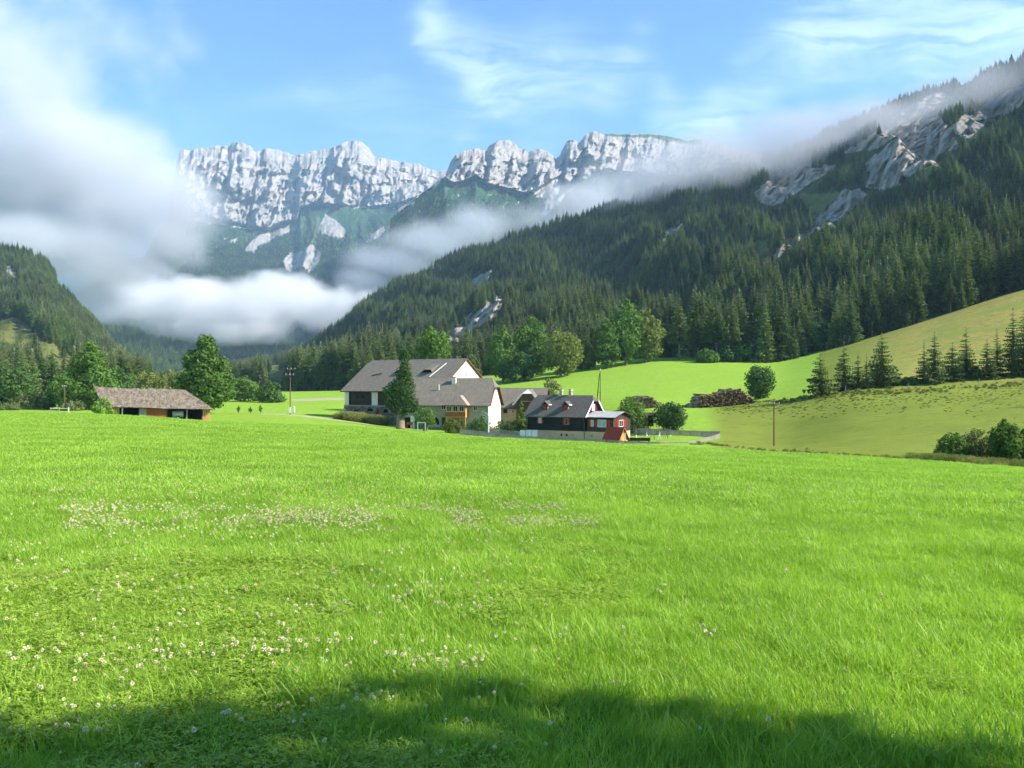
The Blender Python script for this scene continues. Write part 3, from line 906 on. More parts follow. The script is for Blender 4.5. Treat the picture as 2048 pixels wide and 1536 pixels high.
def tree(kind, meshes, loc, label, cat="tree", scale=1.0, rz=0.0, group=None, sxy=None):
    o = thing(kind, label, cat, loc, rz, group)
    sxy = scale if sxy is None else sxy
    o.scale = (sxy, sxy, scale)
    c = mesh_obj("crown", meshes[0], o)
    t = mesh_obj("trunk", meshes[1], o)
    return o, c, t


def px(n, d):                       # n rows of the photograph at distance d, in metres
    return n * d / F


# ------------------------------------------------------------------ forests
FOREST = [spruce_meshes(11, 22, 3.3, 0.14, 26, 10, 3, name="spruce", hk=1.5), spruce_meshes(12, 22, 2.9, 0.06, 27, 9, 3, name="spruce", hk=1.5),
          spruce_meshes(13, 22, 3.8, 0.10, 24, 10, 3, name="spruce", droop=0.5, hk=1.5), spruce_meshes(14, 22, 2.9, 0.34, 22, 9, 3, name="spruce", hk=1.4),
          spruce_meshes(15, 22, 3.2, 0.08, 24, 9, 3, mat=m_larch, name="larch", droop=0.2),
          broadleaf_meshes(16, 20, 9.5, 0.12, 'ovoid', 22, 2200, 0.95, m_leaf, "beech")]
FKIND = ['spruce', 'spruce', 'spruce', 'spruce', 'larch', 'beech_tree']


def tree_sites(S, seed, per_m2, polys, ulo, u_hi, tmin=0.0, tmax=1.0):
    us, ts, X, Y, Z = S.grid
    rng = np.random.default_rng(seed)
    a = np.hypot(np.gradient(X, axis=1), np.gradient(Y, axis=1)) * np.hypot(np.gradient(Y, axis=0), np.gradient(X, axis=0))
    Ug, Tg = np.meshgrid(us, ts)
    w = a * per_m2(Y, Ug, Tg) * ((Ug >= ulo) & (Ug <= u_hi) & (Tg >= tmin) & (Tg <= tmax))
    n = int(w.sum())
    cell = rng.choice(w.size, n, p=(w / w.sum()).ravel())
    r, c = np.unravel_index(cell, w.shape)
    r = np.minimum(r, len(ts) - 2); c = np.minimum(c, len(us) - 2)
    fr, fc = rng.random(n), rng.random(n)
    def L(G): return (G[r, c] * (1 - fc) + G[r, c + 1] * fc) * (1 - fr) + (G[r + 1, c] * (1 - fc) + G[r + 1, c + 1] * fc) * fr
    x, y, z = L(X), L(Y), L(Z)
    u = 1024 + F * x / y; v = HZ - F * (z - CAMZ) / y
    bad = np.zeros(n, bool)
    uu = u + 4 * fbm(x * .03, y * .03, 0, 2, 2); vv = v + 4 * fbm(x * .03, y * .03, 0, 2, 8)
    for p in polys:
        # keep a few scattered trees in the clearings
        bad |= in_poly(uu, vv, p) & (rng.random(n) > 0.12)
        # nothing tall right in front of them
        for kk in (4, 9, 14):
            bad |= in_poly(uu, vv - kk * F / y, p) & (rng.random(n) > (0.10 if kk < 15 or ulo < 0 else 0.6))
    k = ~bad
    return x[k], y[k], z[k], u[k], v[k], rng


def dens(Y, U, T):
    edge = np.clip(1.2 - np.abs(T) * 30, 0, 1)
    base = 1 / np.interp(Y, [300, 500, 900, 1500, 2800], [32, 35, 39, 44, 90])
    return base * (0.75 + 0.5 * (fbm(U / 60, T * 7, 0, 3, 77) > -0.25)) + 0.0 * edge


individual = []
stuffs = []
LAB = {0: "tall spruce in the dense dark forest on the big wooded slope", 1: "tall spruce in the forest at the foot of the hazy west hill"}
cand = []
for si, (S, seed, polys, ulo, uhi, lush) in enumerate([(hillR, 101, ROCK_R + GRASS_R, 430, 2250, 0.12), (hillL, 102, ROCK_L + GRASS_L, -300, 300, 0.42)]):
    x, y, z, u, v, rng = tree_sites(S, seed, dens, polys, ulo, uhi)
    n = len(x)
    pat = fbm(x / 130, y / 130, z / 130, 3, 55)
    low = np.clip((900 - y) / 600, 0, 1)
    pk = rng.integers(0, 4, n)
    lushn = rng.random(n) < np.clip(lush + 0.35 * np.clip(pat, 0, 1) + (0.28 * (y > 560) * (y < 900) if si == 1 else 0), 0, 0.85)
    pk[lushn] = np.where(rng.random(lushn.sum()) < 0.55, 4, 5)
    if si == 0:
        front = (y < 410) & (u > 1370) & (u < 1530) & (rng.random(n) < .75)
        pk[front] = 3
    hgt = (0.50 + 0.78 * rng.random(n) ** 0.85) * np.interp(y, [340, 700, 1500], [1.06, 0.86, 0.70])
    if si == 0:
        hgt *= np.where((u > 1300) & (u < 1660) & (y < 420), 1.12, 1.0) * np.where(v < 300, 0.75, 1.0)
    else:
        hgt *= np.interp(y, [240, 450, 900], [0.62, 0.85, 1.0])
    hgt[pk == 5] *= 0.72
    wid = hgt * (1.0 + 0.45 * rng.random(n))
    cand.append((x, y, z, u, v, pk, hgt, wid, rng.random(n) * 6.28))

# the 300 that show largest stand as trees of their own, the rest as one forest per hill
sizes = []
for si, c in enumerate(cand):
    pxh = c[6] * 22 * F / c[1]
    vis = (c[3] > -10) & (c[3] < 2058) & ((c[1] < 372) if si == 0 else (c[1] < 330))
    vis &= ~((c[3] > 680) & (c[3] < 960) & (si == 0)) 
    for i in np.nonzero(vis)[0]:
        sizes.append((pxh[i], si, i))
sizes.sort(reverse=True)
count = {4: 0, 5: 0}
chosen = {0: set(), 1: set()}
for p_, si, i in sizes:
    if sum(len(s) for s in chosen.values()) >= 290: break
    chosen[si].add(i)
protos = {}
KLAB = {'spruce': ("tall dark spruce in the front rows of the forest on the wooded slope", "tall spruce in the forest edge below the misty west hill"),
        'larch': ("pale green feathery larch among the dark spruces of the wooded slope", "pale green feathery larch in the forest edge of the west hill"),
        'beech_tree': ("rounded leafy tree among the dark spruces of the wooded slope", "rounded leafy tree in the forest edge of the west hill")}
for si in (0, 1):
    x, y, z, u, v, pk, hg, wd, rz = cand[si]
    for i in sorted(chosen[si]):
        k = int(pk[i]); kind = FKIND[k]
        o, c_, t_ = tree(kind, FOREST[k], (x[i], y[i], z[i] - 0.3), KLAB[kind][si], "tree", float(hg[i]), float(rz[i]),
                         ("%s trees of the %s" % (kind.replace('_tree', ''), ("wooded slope", "west hill")[si])), float(wd[i]))
        if k not in protos: protos[k] = [c_, t_]
for k in range(6):
    if k not in protos:
        o, c_, t_ = tree(FKIND[k], FOREST[k], (at(1500 + 20 * k, 722, 350)), KLAB[FKIND[k]][0], "tree", 1.0, 0.0, "%s trees of the wooded slope" % FKIND[k].replace('_tree', ''))
        protos[k] = [c_, t_]
PL = [protos[k] for k in range(6)]
for si, nm in ((0, "slope_forest"), (1, "hill_forest")):
    x, y, z, u, v, pk, hg, wd, rz = cand[si]
    k = np.ones(len(x), bool); k[list(chosen[si])] = False
    scatter(nm, np.stack([x, y, z - 0.4], 1)[k], np.stack([0 * rz, 0 * rz, rz], 1)[k], np.stack([wd, wd, hg], 1)[k], pk[k], PL)

# woods on the lower massifs and the valley hill
x, y, z, u, v, rng = tree_sites(hillV, 103, lambda Y, U, T: 1 / 150 + 0 * Y, [], 60, 900)
n = len(x); pk = rng.integers(0, 4, n); q = rng.random(n) < 0.22; pk[q] = np.where(rng.random(q.sum()) < 0.5, 4, 5)
hg = 0.75 + 0.5 * rng.random(n); wd = hg * 1.15
scatter("valley_forest", np.stack([x, y, z - 1], 1), np.stack([0 * x, 0 * x, rng.random(n) * 6.28], 1), np.stack([wd, wd, hg], 1), pk, PL)
pts = []
rng = np.random.default_rng(104)
for M, vmin, vmax, ncand in ((MA, 440, 640, 52000), (MBF, 380, 560, 42000)):
    rr = rng.integers(0, M['V'].shape[0] - 1, ncand * 4); cc = rng.integers(0, M['V'].shape[1] - 1, ncand * 4)
    V_, S_ = M['V'][rr, cc], M['S'][rr, cc]
    up = np.clip((V_ - vmin) / 90, 0, 1)
    ok = (S_ < 0.97) & (V_ < vmax) & (M['rock'][rr, cc] < 0.5) & (M['scree'][rr, cc] < 0.5) & (rng.random(len(rr)) < 0.12 + 0.6 * up)
    ok &= fbm(M['U'][rr, cc] / 16, V_ / 16, 0, 3, 88) > -0.10 - 0.6 * up
    rr, cc = rr[ok], cc[ok]
    fr, fc = rng.random(len(rr)), rng.random(len(rr))
    def L(G): return (G[rr, cc] * (1 - fc) + G[rr, cc + 1] * fc) * (1 - fr) + (G[rr + 1, cc] * (1 - fc) + G[rr + 1, cc + 1] * fc) * fr
    d_, u_, v_ = L(M['D']), L(M['U']), L(M['V'])
    sz = 0.35 + 0.6 * np.clip((v_ - vmin) / 90, 0, 1)
    pts.append(np.stack([(u_ - 1024) / F * d_, d_, CAMZ + (HZ - v_) / F * d_ - 1, sz], 1))
pts = np.concatenate(pts)
n = len(pts); hg = pts[:, 3] * (0.7 + 0.5 * rng.random(n)); wd = hg * 1.3
pk = rng.integers(0, 3, n); pk[rng.random(n) < 0.08] = 4
scatter("mountain_forest", pts[:, :3], np.stack([0 * hg, 0 * hg, rng.random(n) * 6.28], 1), np.stack([wd, wd, hg], 1), pk, PL)

# ------------------------------------------------------------------ trees one can tell apart
def bl(seed, u, vb, vt, wpx, d, shape, label, mat, kind="leafy_tree", clear=0.1, nlobe=34, nleaf=5200, leaf=0.45, cat="tree", base_on_ground=True, **kw):
    loc = ground_at(u, d)
    topz = CAMZ + (HZ - vt) / F * d
    H = topz - loc.z
    W = px(wpx, d) * 1.25
    ms = broadleaf_meshes(seed, H, W, clear, shape, nlobe, nleaf, leaf, mat, kind, **kw)
    return tree(kind, ms, loc, label, cat)


bl(201, 413, 825, 664, 124, 205, 'cone', "big bright green maple rising behind the shingled hay shed", m_leaf, "maple_tree", 0.07, 60, 11000, 0.52, lobe_k=0.34)
bl(202, 180, 825, 678, 104, 212, 'cone', "tall loose green tree behind the gable end of the hay shed", m_leaf, "leafy_tree", 0.05, 44, 7500, 0.5, lobe_k=0.36)
bl(203, 205, 835, 793, 40, 152, 'bush', "light green bush growing against the end of the hay shed", m_leaf_b, "bush", 0.0, 14, 1600, 0.26, "bush")
bl(204, 232, 825, 730, 62, 240, 'ovoid', "small dark tree between the tall loose tree and the shed roof", m_leaf_d, "leafy_tree", 0.05, 22, 3000, 0.5)
bl(205, 128, 822, 742, 56, 235, 'ovoid', "small bushy tree on the near side of the tall loose tree", m_leaf, "leafy_tree", 0.04, 20, 2600, 0.5)
bl(206, 24, 815, 728, 92, 250, 'round', "rounded dark green tree under the west hill by the frame edge", m_leaf_d, "leafy_tree", 0.05, 30, 4200, 0.55)
bl(207, 62, 822, 788, 74, 215, 'bush', "wide grey green willow bush at the meadow's far end", m_leaf_g, "willow_bush", 0.0, 18, 2600, 0.34, "bush")
bl(208, 20, 824, 806, 44, 205, 'bush', "low brownish grey bush beside the wide willow bush", m_leaf_g, "willow_bush", 0.0, 10, 1200, 0.3, "bush")
bl(209, 147, 824, 800, 44, 205, 'bush', "small grey green bush behind the wooden cattle gate", m_leaf_g, "willow_bush", 0.0, 10, 1200, 0.3, "bush")
bl(210, 99, 822, 790, 26, 212, 'ovoid', "narrow dark shrub between two willow bushes", m_leaf_d, "bush", 0.02, 10, 900, 0.34, "bush")
bl(211, 340, 806, 742, 64, 285, 'round', "olive green round tree just behind the shed ridge and big maple", m_leaf_y, "leafy_tree", 0.05, 24, 3000, 0.6)
bl(212, 290, 806, 745, 56, 300, 'round', "small pale tree seen over the middle of the shed roof", m_leaf_y, "leafy_tree", 0.05, 18, 2400, 0.6)
bl(213, 488, 806, 752, 54, 285, 'round', "round dark green tree beside the big maple at the meadow edge", m_leaf, "leafy_tree", 0.05, 22, 2800, 0.55)
bl(214, 541, 804, 762, 52, 280, 'bush', "low spreading dark tree near the tall utility pole with white foot", m_leaf_d, "leafy_tree", 0.0, 18, 2400, 0.5)
bl(215, 516, 805, 770, 30, 290, 'bush', "small pale shrub between the two dark meadow edge trees", m_leaf_y, "bush", 0.0, 10, 1000, 0.5, "bush")
bl(216, 866, 800, 655, 66, 232, 'round', "round leafy tree rising right behind the barn ridge", m_leaf, "leafy_tree", 0.5, 26, 4200, 0.5, lobe_k=0.42)
bl(217, 1006, 760, 650, 62, 340, 'ovoid', "slender leafy tree first in the grove behind the farmhouse roof", m_leaf, "leafy_tree", 0.06, 28, 4200, 0.75)
bl(218, 1064, 758, 631, 84, 345, 'ovoid', "tallest green tree in the grove behind the farmhouse roof", m_leaf, "leafy_tree", 0.07, 34, 5200, 0.78)
bl(219, 1122, 757, 660, 76, 330, 'round', "yellowish tree at the end of the grove above the small bush", m_leaf_y, "leafy_tree", 0.08, 28, 4400, 0.72)
bl(220, 1040, 760, 700, 60, 330, 'round', "low dark tree filling the foot of the grove", m_leaf_d, "leafy_tree", 0.02, 18, 2400, 0.7)
bl(221, 1213, 738, 636, 52, 345, 'ovoid', "narrow green tree leaning on the pair of big trees at the field edge", m_leaf, "leafy_tree", 0.05, 24, 3600, 0.75)
bl(222, 1252, 737, 596, 74, 352, 'ovoid', "tallest tree of the pair at the upper field edge", m_leaf, "leafy_tree", 0.05, 36, 5400, 0.8)
bl(223, 1292, 735, 612, 66, 358, 'ovoid', "broad duller green tree behind the tallest field edge tree", m_leaf_y, "leafy_tree", 0.05, 30, 4600, 0.8)
bl(224, 1170, 744, 690, 44, 350, 'round', "small pale tree between the grove and the pair of big trees", m_leaf_y, "leafy_tree", 0.03, 16, 2000, 0.75)
bl(225, 1520, 801, 730, 54, 212, 'round', "solitary round dark tree standing beside the long log pile", m_leaf_d, "round_tree", 0.07, 34, 5200, 0.38, lobe_k=0.42)
bl(226, 1339, 858, 805, 62, 163, 'round', "small round crowned tree behind the garden's back fence", m_leaf_d, "round_tree", 0.10, 30, 4600, 0.3, lobe_k=0.42)
bl(227, 1263, 856, 790, 66, 166, 'bush', "big olive bush towering over the garden behind the cottage annex", m_leaf, "bush", 0.0, 30, 4600, 0.3, "bush", lobe_k=0.44)
bl(228, 1105, 800, 754, 40, 205, 'round', "small pale tree behind the cottage's chimneys", m_leaf_g, "leafy_tree", 0.1, 18, 2200, 0.32)
bl(229, 903, 868, 836, 36, 158, 'bush', "olive shrub in front of the carved wooden bay", m_leaf_y, "bush", 0.0, 16, 1800, 0.22, "bush")
bl(230, 962, 868, 833, 58, 156, 'bush', "dark green shrub under the farmhouse's sunny gable wall", m_leaf_d, "bush", 0.0, 22, 2600, 0.22, "bush")
bl(231, 1010, 866, 838, 50, 160, 'bush', "low dark shrub between the gable wall and the outbuilding", m_leaf_d, "bush", 0.0, 18, 1900, 0.22, "bush")
bl(232, 1042, 862, 799, 24, 164, 'cone', "bright green pointed shrub in front of the outbuilding's dark gable", m_leaf_b, "pointed_shrub", 0.0, 20, 1900, 0.24, "shrub")
bl(233, 1038, 868, 832, 36, 158, 'bush', "yellowish green shrub at the foot of the pointed bright shrub", m_leaf_y, "bush", 0.0, 14, 1500, 0.24, "bush")
bl(234, 1056, 862, 815, 12, 161, 'column', "slim dark columnar shrub touching the cottage wall", m_leaf_d, "pointed_shrub", 0.0, 12, 800, 0.2, "shrub")
bl(235, 850, 862, 812, 46, 160, 'bush', "leafy green shrub before the farmhouse's arched gateway", m_leaf, "bush", 0.22, 16, 1800, 0.24, "bush", stems=3)
bl(236, 1282, 856, 843, 24, 160, 'bush', "low dark shrub by the wood store behind the garden", m_leaf_d, "bush", 0.0, 10, 700, 0.2, "bush")
bl(237, 1905, 921, 864, 64, 66, 'bush', "dense dark round bush at the near meadow's edge", m_leaf, "bush", 0.0, 26, 5200, 0.13, "bush", lobe_k=0.44, stems=4)
bl(238, 1955, 918, 858, 84, 66, 'bush', "pale green airy bush between two darker bushes", m_leaf_g, "willow_bush", 0.0, 28, 5200, 0.13, "bush", stems=5)
bl(239, 2008, 920, 838, 54, 64, 'round', "upright grey green bush beyond the weeds", m_leaf, "bush", 0.0, 30, 5200, 0.14, "bush", stems=3, lobe_k=0.46)
bl(240, 2058, 916, 850, 54, 66, 'bush', "dark bush cut by the photo's right edge", m_leaf_d, "bush", 0.0, 18, 2400, 0.14, "bush")
bl(241, 1862, 921, 906, 30, 62, 'bush', "low dark scrub at the foot of the dense round bush", m_leaf_d, "bush", 0.0, 10, 1000, 0.1, "bush")
bl(242, 1632, 735, 640, 56, 356, 'round', "lone leafy tree in the shady forest edge above the crest", m_leaf_d, "leafy_tree", 0.05, 24, 3200, 0.8)
bl(243, 1470, 735, 690, 60, 350, 'round', "dark bushy tree at the forest foot beyond the upper field", m_leaf_d, "leafy_tree", 0.02, 20, 2400, 0.75)
bl(244, 1415, 733, 698, 50, 348, 'bush', "low leafy tree by the grassy clearing at the forest foot", m_leaf, "leafy_tree", 0.02, 16, 2000, 0.7)
bl(245, 1560, 738, 690, 56, 352, 'bush', "dark bushy tree where the green field meets the crest", m_leaf_d, "leafy_tree", 0.02, 16, 2000, 0.75)

# ---- the ivy-clad tree before the barn
loc = ground_at(801, 163)
topz = CAMZ + (HZ - 692) / F * 163
H = topz - loc.z
rng = np.random.default_rng(300)
lobes = []
def lob(du, v, r, n=1, sq=1.0):
    lobes.append((px(du, 163), (rng.random() - .5) * px(r, 163), CAMZ + (HZ - v) / F * 163 - loc.z, px(r, 163), sq))
for du, v, r in [(8, 703, 9), (11, 712, 11), (6, 722, 10), (10, 735, 13), (4, 748, 15), (9, 760, 17), (-2, 770, 17), (14, 775, 16), (-24, 782, 14), (-8, 785, 19), (12, 790, 19), (-20, 795, 17),
                 (3, 800, 22), (20, 805, 16), (-9, 808, 18), (13, 812, 18), (24, 812, 13), (2, 820, 15), (-20, 806, 13), (26, 815, 12), (-14, 772, 12), (12, 752, 12)]:
    lob(du, v, r)
Q, nl = [], 9000
w = np.array([l[3] ** 2 for l in lobes]); w /= w.sum()
k = rng.choice(len(lobes), nl, p=w)
LC = np.array([l[:3] for l in lobes]); LR = np.array([l[3] for l in lobes])
d = rng.normal(size=(nl, 3)); d /= np.linalg.norm(d, axis=1)[:, None]
Pp = LC[k] + d * (LR[k] * (0.6 + 0.45 * rng.random(nl)))[:, None]
nn = d + rng.normal(size=(nl, 3)) * 0.6; nn /= np.linalg.norm(nn, axis=1)[:, None]
t = np.cross(nn, rng.normal(size=(nl, 3))); t /= np.linalg.norm(t, axis=1)[:, None]; b = np.cross(nn, t)
s = 0.3 * (0.6 + 0.8 * rng.random(nl))[:, None]
q = np.stack([Pp - t * s * .6, Pp + b * s * .4 - nn * s * .1, Pp + t * s * .65, Pp - b * s * .4 - nn * s * .1], 1)
ivy = np_mesh("ivy_tree_crown", q.reshape(-1, 3), np.arange(nl * 4).reshape(-1, 4), [m_leaf_d])
tm = MB().tube([(0, 0, -0.5), (0, 0, 0.3), (0, 0, H * .2), (px(3, 163), 0, H * .5), (px(8, 163), 0, H * .93)], [1.15, 0.85, 0.7, 0.42, 0.1], 12)
for l in lobes[::2]:
    tm.tube([(0, 0, l[2] * .75), (l[0] * .6, l[1] * .6, l[2] * .9), (l[0], l[1], l[2])], [0.16, 0.1, 0.04], 6)
tree("ivy_clad_tree", (ivy, tm.mesh("ivy_tree_trunk", bark_material("pale_bark", (0.20, 0.15, 0.10), (0.34, 0.27, 0.18)), True)), loc,
     "tall ivy covered tree with thick bare trunk standing before the barn")

# ---- the row of young spruces on the brow of the paddock
ROW = [(1640, 784, 701, 46, "young spruce standing first and alone where the spruce row begins"), (1688, 777, 682, 36, "slim spruce second along the row, thin gaps between its branches"),
       (1716, 776, 700, 22, "thin sparse spruce squeezed beside the widest spruce of the row"), (1733, 774, 706, 20, "shortest thin spruce tucked under the widest spruce"),
       (1764, 772, 664, 56, "widest spruce of the row, pale new shoots on its branches"), (1848, 764, 678, 26, "slim spruce starting the second clump of the row"),
       (1869, 762, 662, 38, "tall full spruce in the second clump of the row"), (1905, 760, 684, 42, "broad dark low spruce in the middle of the second clump"),
       (1932, 758, 652, 34, "tall spruce behind the broad low one in the second clump"), (1974, 756, 678, 34, "short dark spruce in front of the last clump"),
       (1994, 755, 656, 28, "slim spruce with see-through lower branches in the last clump"), (2026, 754, 614, 38, "tall dark spruce of the last clump near the photo's edge"),
       (2050, 753, 606, 44, "greener tall spruce cut by the photo's right edge")]
for i, (u, vb, vt, w, lab) in enumerate(ROW):
    d = 190 + (i % 3) * 2.0
    loc = ground_at(u, d)
    H = CAMZ + (HZ - vt) / F * d - loc.z
    sp = spruce_meshes(400 + i, H, px(w, d) / 2 * 1.38, 0.03, 15 + int(H * 0.7), 9, 4, mat=m_young, name="young_spruce", droop=0.12, taper=0.8, gap=0.10 if w > 30 else 0.2)
    tree("young_spruce", sp, loc, lab)
for i, (u, vb, vt, w, lab) in enumerate([(1790, 770, 752, 50, "low dark thicket in the gap of the spruce row"), (1820, 768, 750, 50, "low brown green thicket before the second spruce clump"),
                                        (1705, 778, 762, 36, "dark low scrub at the foot of the slim spruce"), (1950, 758, 730, 40, "dark scrub between the second and last spruce clumps"), (1890, 762, 735, 50, "dense dark scrub at the foot of the broad low spruce")]):
    bl(440 + i, u, vb, vt + 4, w * .75, 192, 'bush', lab, m_leaf_d, "bush", 0.0, 14, 1300, 0.3, "bush")
# two tall spruces just outside the frame throw the shadow on the paddock
tree("spruce", FOREST[2], ground_at(2190, 150), "tall spruce beyond the frame shading the paddock", scale=0.52)

# ---- the tree beside the viewer whose shadow lies across the near grass
bm_ = broadleaf_meshes(500, 13.5, 11.0, 0.16, 'ovoid', 56, 42000, 0.30, m_leaf, "maple_tree", trunk_r=0.28, lobe_k=0.36)
tree("maple_tree", bm_, (9.6, -2.3, gz(9.6, -2.3)), "leafy maple outside the frame that shades the near grass")
bm2 = broadleaf_meshes(501, 10.0, 8.5, 0.16, 'round', 40, 24000, 0.30, m_leaf, "maple_tree", trunk_r=0.22, lobe_k=0.36)
tree("maple_tree", bm2, (15.2, -1.2, gz(15.2, -1.2)), "lower leafy maple outside the frame beside the taller one")
# ------------------------------------------------------------------ building materials
def simple(name, a, b, scale=3.0, stretch=(1, 1, 1), rough=0.9, bmp=0.02, lo=0.35, hi=0.65, detail=5, spec=0.1):
    m, nt, out = material(name)
    P = nd(nt, 'ShaderNodeTexCoord').outputs['Object']
    n1 = noise(nt, vscale(nt, P, stretch), scale, detail, 0.65, 0.2).outputs[0]
    n2 = noise(nt, P, scale * 0.22, 3, 0.6).outputs[0]
    f = mth(nt, 'ADD', mth(nt, 'MULTIPLY', smooth(nt, n1, lo, hi), 0.65), mth(nt, 'MULTIPLY', smooth(nt, n2, 0.35, 0.65), 0.35))
    principled(nt, out, mix(nt, f, a, b), rough, spec, bump(nt, n1, 0.5, bmp))
    return m


def tiles(name, a, b, moss, row=0.35, width=0.3, mossy=0.25):
    m, nt, out = material(name)
    P = nd(nt, 'ShaderNodeTexCoord').outputs['Object']
    sp = nd(nt, 'ShaderNodeSeparateXYZ', None, [P])
    v = nd(nt, 'ShaderNodeCombineXYZ', None, [sp.outputs[0], mth(nt, 'MULTIPLY', sp.outputs[2], 1.5), 0.0]).outputs[0]
    br = nd(nt, 'ShaderNodeTexBrick', {'offset': 0.5}, {'Vector': v, 'Color1': (0.0, 0, 0), 'Color2': (1, 1, 1), 'Mortar': (0.2, .2, .2),
                                                       'Scale': 1.0, 'Mortar Size': 0.02, 'Brick Width': width, 'Row Height': row})
    n2 = noise(nt, P, 0.5, 4, 0.7).outputs[0]
    n3 = noise(nt, vscale(nt, P, (1.5, 1, 0.4)), 1.2, 5, 0.7).outputs[0]
    f = mth(nt, 'ADD', mth(nt, 'MULTIPLY', nd(nt, 'ShaderNodeSeparateColor', None, [br.outputs[0]]).outputs[0], 0.5), mth(nt, 'MULTIPLY', smooth(nt, n3, 0.3, 0.7), 0.5))
    c = mix(nt, f, a, b)
    c = mix(nt, mth(nt, 'MULTIPLY', smooth(nt, n2, 0.55, 0.75), mossy), c, moss)
    principled(nt, out, c, 0.85, 0.15, bump(nt, br.outputs[0], 0.5, 0.02))
    return m


m_tile = tiles("weathered_roof_tiles", (0.142, 0.122, 0.096), (0.232, 0.200, 0.156), (0.27, 0.235, 0.16))
m_slate = tiles("dark_slate_tiles", (0.088, 0.077, 0.068), (0.140, 0.122, 0.106), (0.14, 0.14, 0.11))
m_shingle = tiles("wood_shingles", (0.058, 0.044, 0.032), (0.31, 0.25, 0.185), (0.16, 0.135, 0.05), 0.30, 0.22, 0.55)
m_plaster = simple("shaded_plaster", (0.33, 0.295, 0.225), (0.43, 0.385, 0.30), 1.2)  # darker copy of the cream wall, front shade put into the colour
m_cream = simple("cream_plaster", (0.74, 0.66, 0.50), (0.82, 0.75, 0.60), 1.0)
m_stone = simple("rubble_stone", (0.080, 0.055, 0.038), (0.40, 0.29, 0.20), 1.1, (1, 1, 1.6), bmp=0.08, detail=4)
m_stonelight = simple("pale_stone", (0.38, 0.35, 0.31), (0.55, 0.51, 0.46), 2.0)
m_board = simple("dark_brown_boards", (0.045, 0.028, 0.022), (0.095, 0.060, 0.046), 3.0, (3, 3, 0.3))
m_black = simple("black_stained_logs", (0.012, 0.012, 0.013), (0.030, 0.028, 0.028), 3.0, (0.2, 0.2, 3))
m_orange = simple("honey_wood", (0.44, 0.21, 0.055), (0.62, 0.33, 0.10), 3.0, (2, 2, 0.5))
m_rust = simple("red_brown_boards", (0.26, 0.082, 0.034), (0.42, 0.145, 0.060), 2.5, (4, 4, 0.3))
m_ochre = simple("ochre_boards", (0.46, 0.215, 0.080), (0.66, 0.36, 0.16), 2.5, (5, 5, 0.25))  # light orange-brown wood, streaked along the grain
m_barge = simple("brown_bargeboard", (0.15, 0.062, 0.026), (0.24, 0.105, 0.045), 3.0)
m_greyroof = simple("grey_roof_sheets", (0.30, 0.295, 0.28), (0.44, 0.43, 0.41), 1.2, rough=0.6)
m_grey = simple("silvered_wood", (0.24, 0.215, 0.185), (0.40, 0.365, 0.32), 4.0, (4, 4, 0.4))
m_beige = simple("beige_render", (0.58, 0.36, 0.22), (0.68, 0.44, 0.29), 1.2)
m_red = simple("red_paint", (0.30, 0.016, 0.018), (0.38, 0.026, 0.026), 4.0, rough=0.5, spec=0.3)
m_redroof = simple("red_felt_shingle", (0.15, 0.030, 0.020), (0.22, 0.048, 0.032), 5.0)
m_white = simple("white_paint", (0.74, 0.74, 0.73), (0.82, 0.82, 0.80), 3.0, rough=0.6)
m_metalw = simple("pale_sheet_metal", (0.56, 0.55, 0.52), (0.70, 0.69, 0.66), 1.0, rough=0.5, spec=0.4)
m_pink = simple("sunlit_hip_tiles", (0.34, 0.20, 0.165), (0.46, 0.31, 0.26), 4.0)  # pinkish copy of the roof tiles, sunlight put into the colour
m_dark = simple("dark_interior", (0.010, 0.009, 0.008), (0.022, 0.019, 0.016), 2.0)  # near-black; on openings it paints the shade inside them
m_brick = simple("chimney_brick", (0.36, 0.22, 0.15), (0.50, 0.38, 0.28), 6.0)
m_blue = simple("bluish_white_sheet", (0.50, 0.54, 0.66), (0.66, 0.69, 0.78), 2.0)
m_teal = simple("pale_teal_metal", (0.36, 0.52, 0.50), (0.48, 0.62, 0.58), 3.0, rough=0.5)
m_pole = simple("tarred_pole_wood", (0.13, 0.065, 0.042), (0.24, 0.125, 0.080), 2.0, (4, 4, 0.3))
m_iron = simple("dark_iron", (0.05, 0.05, 0.055), (0.09, 0.09, 0.095), 4.0, rough=0.5, spec=0.4)
m_glass, nt, out = material("window_glass")
principled(nt, out, (0.020, 0.026, 0.034), 0.08, 0.5)
m_curtain, nt, out = material("curtained_glass")
P = nd(nt, 'ShaderNodeTexCoord').outputs['Object']
w_ = nd(nt, 'ShaderNodeTexWave', {'bands_direction': 'X'}, {'Vector': P, 'Scale': 2.2, 'Distortion': 1.0}).outputs[1]
principled(nt, out, mix(nt, w_, (0.22, 0.24, 0.26), (0.52, 0.54, 0.55)), 0.2, 0.4)


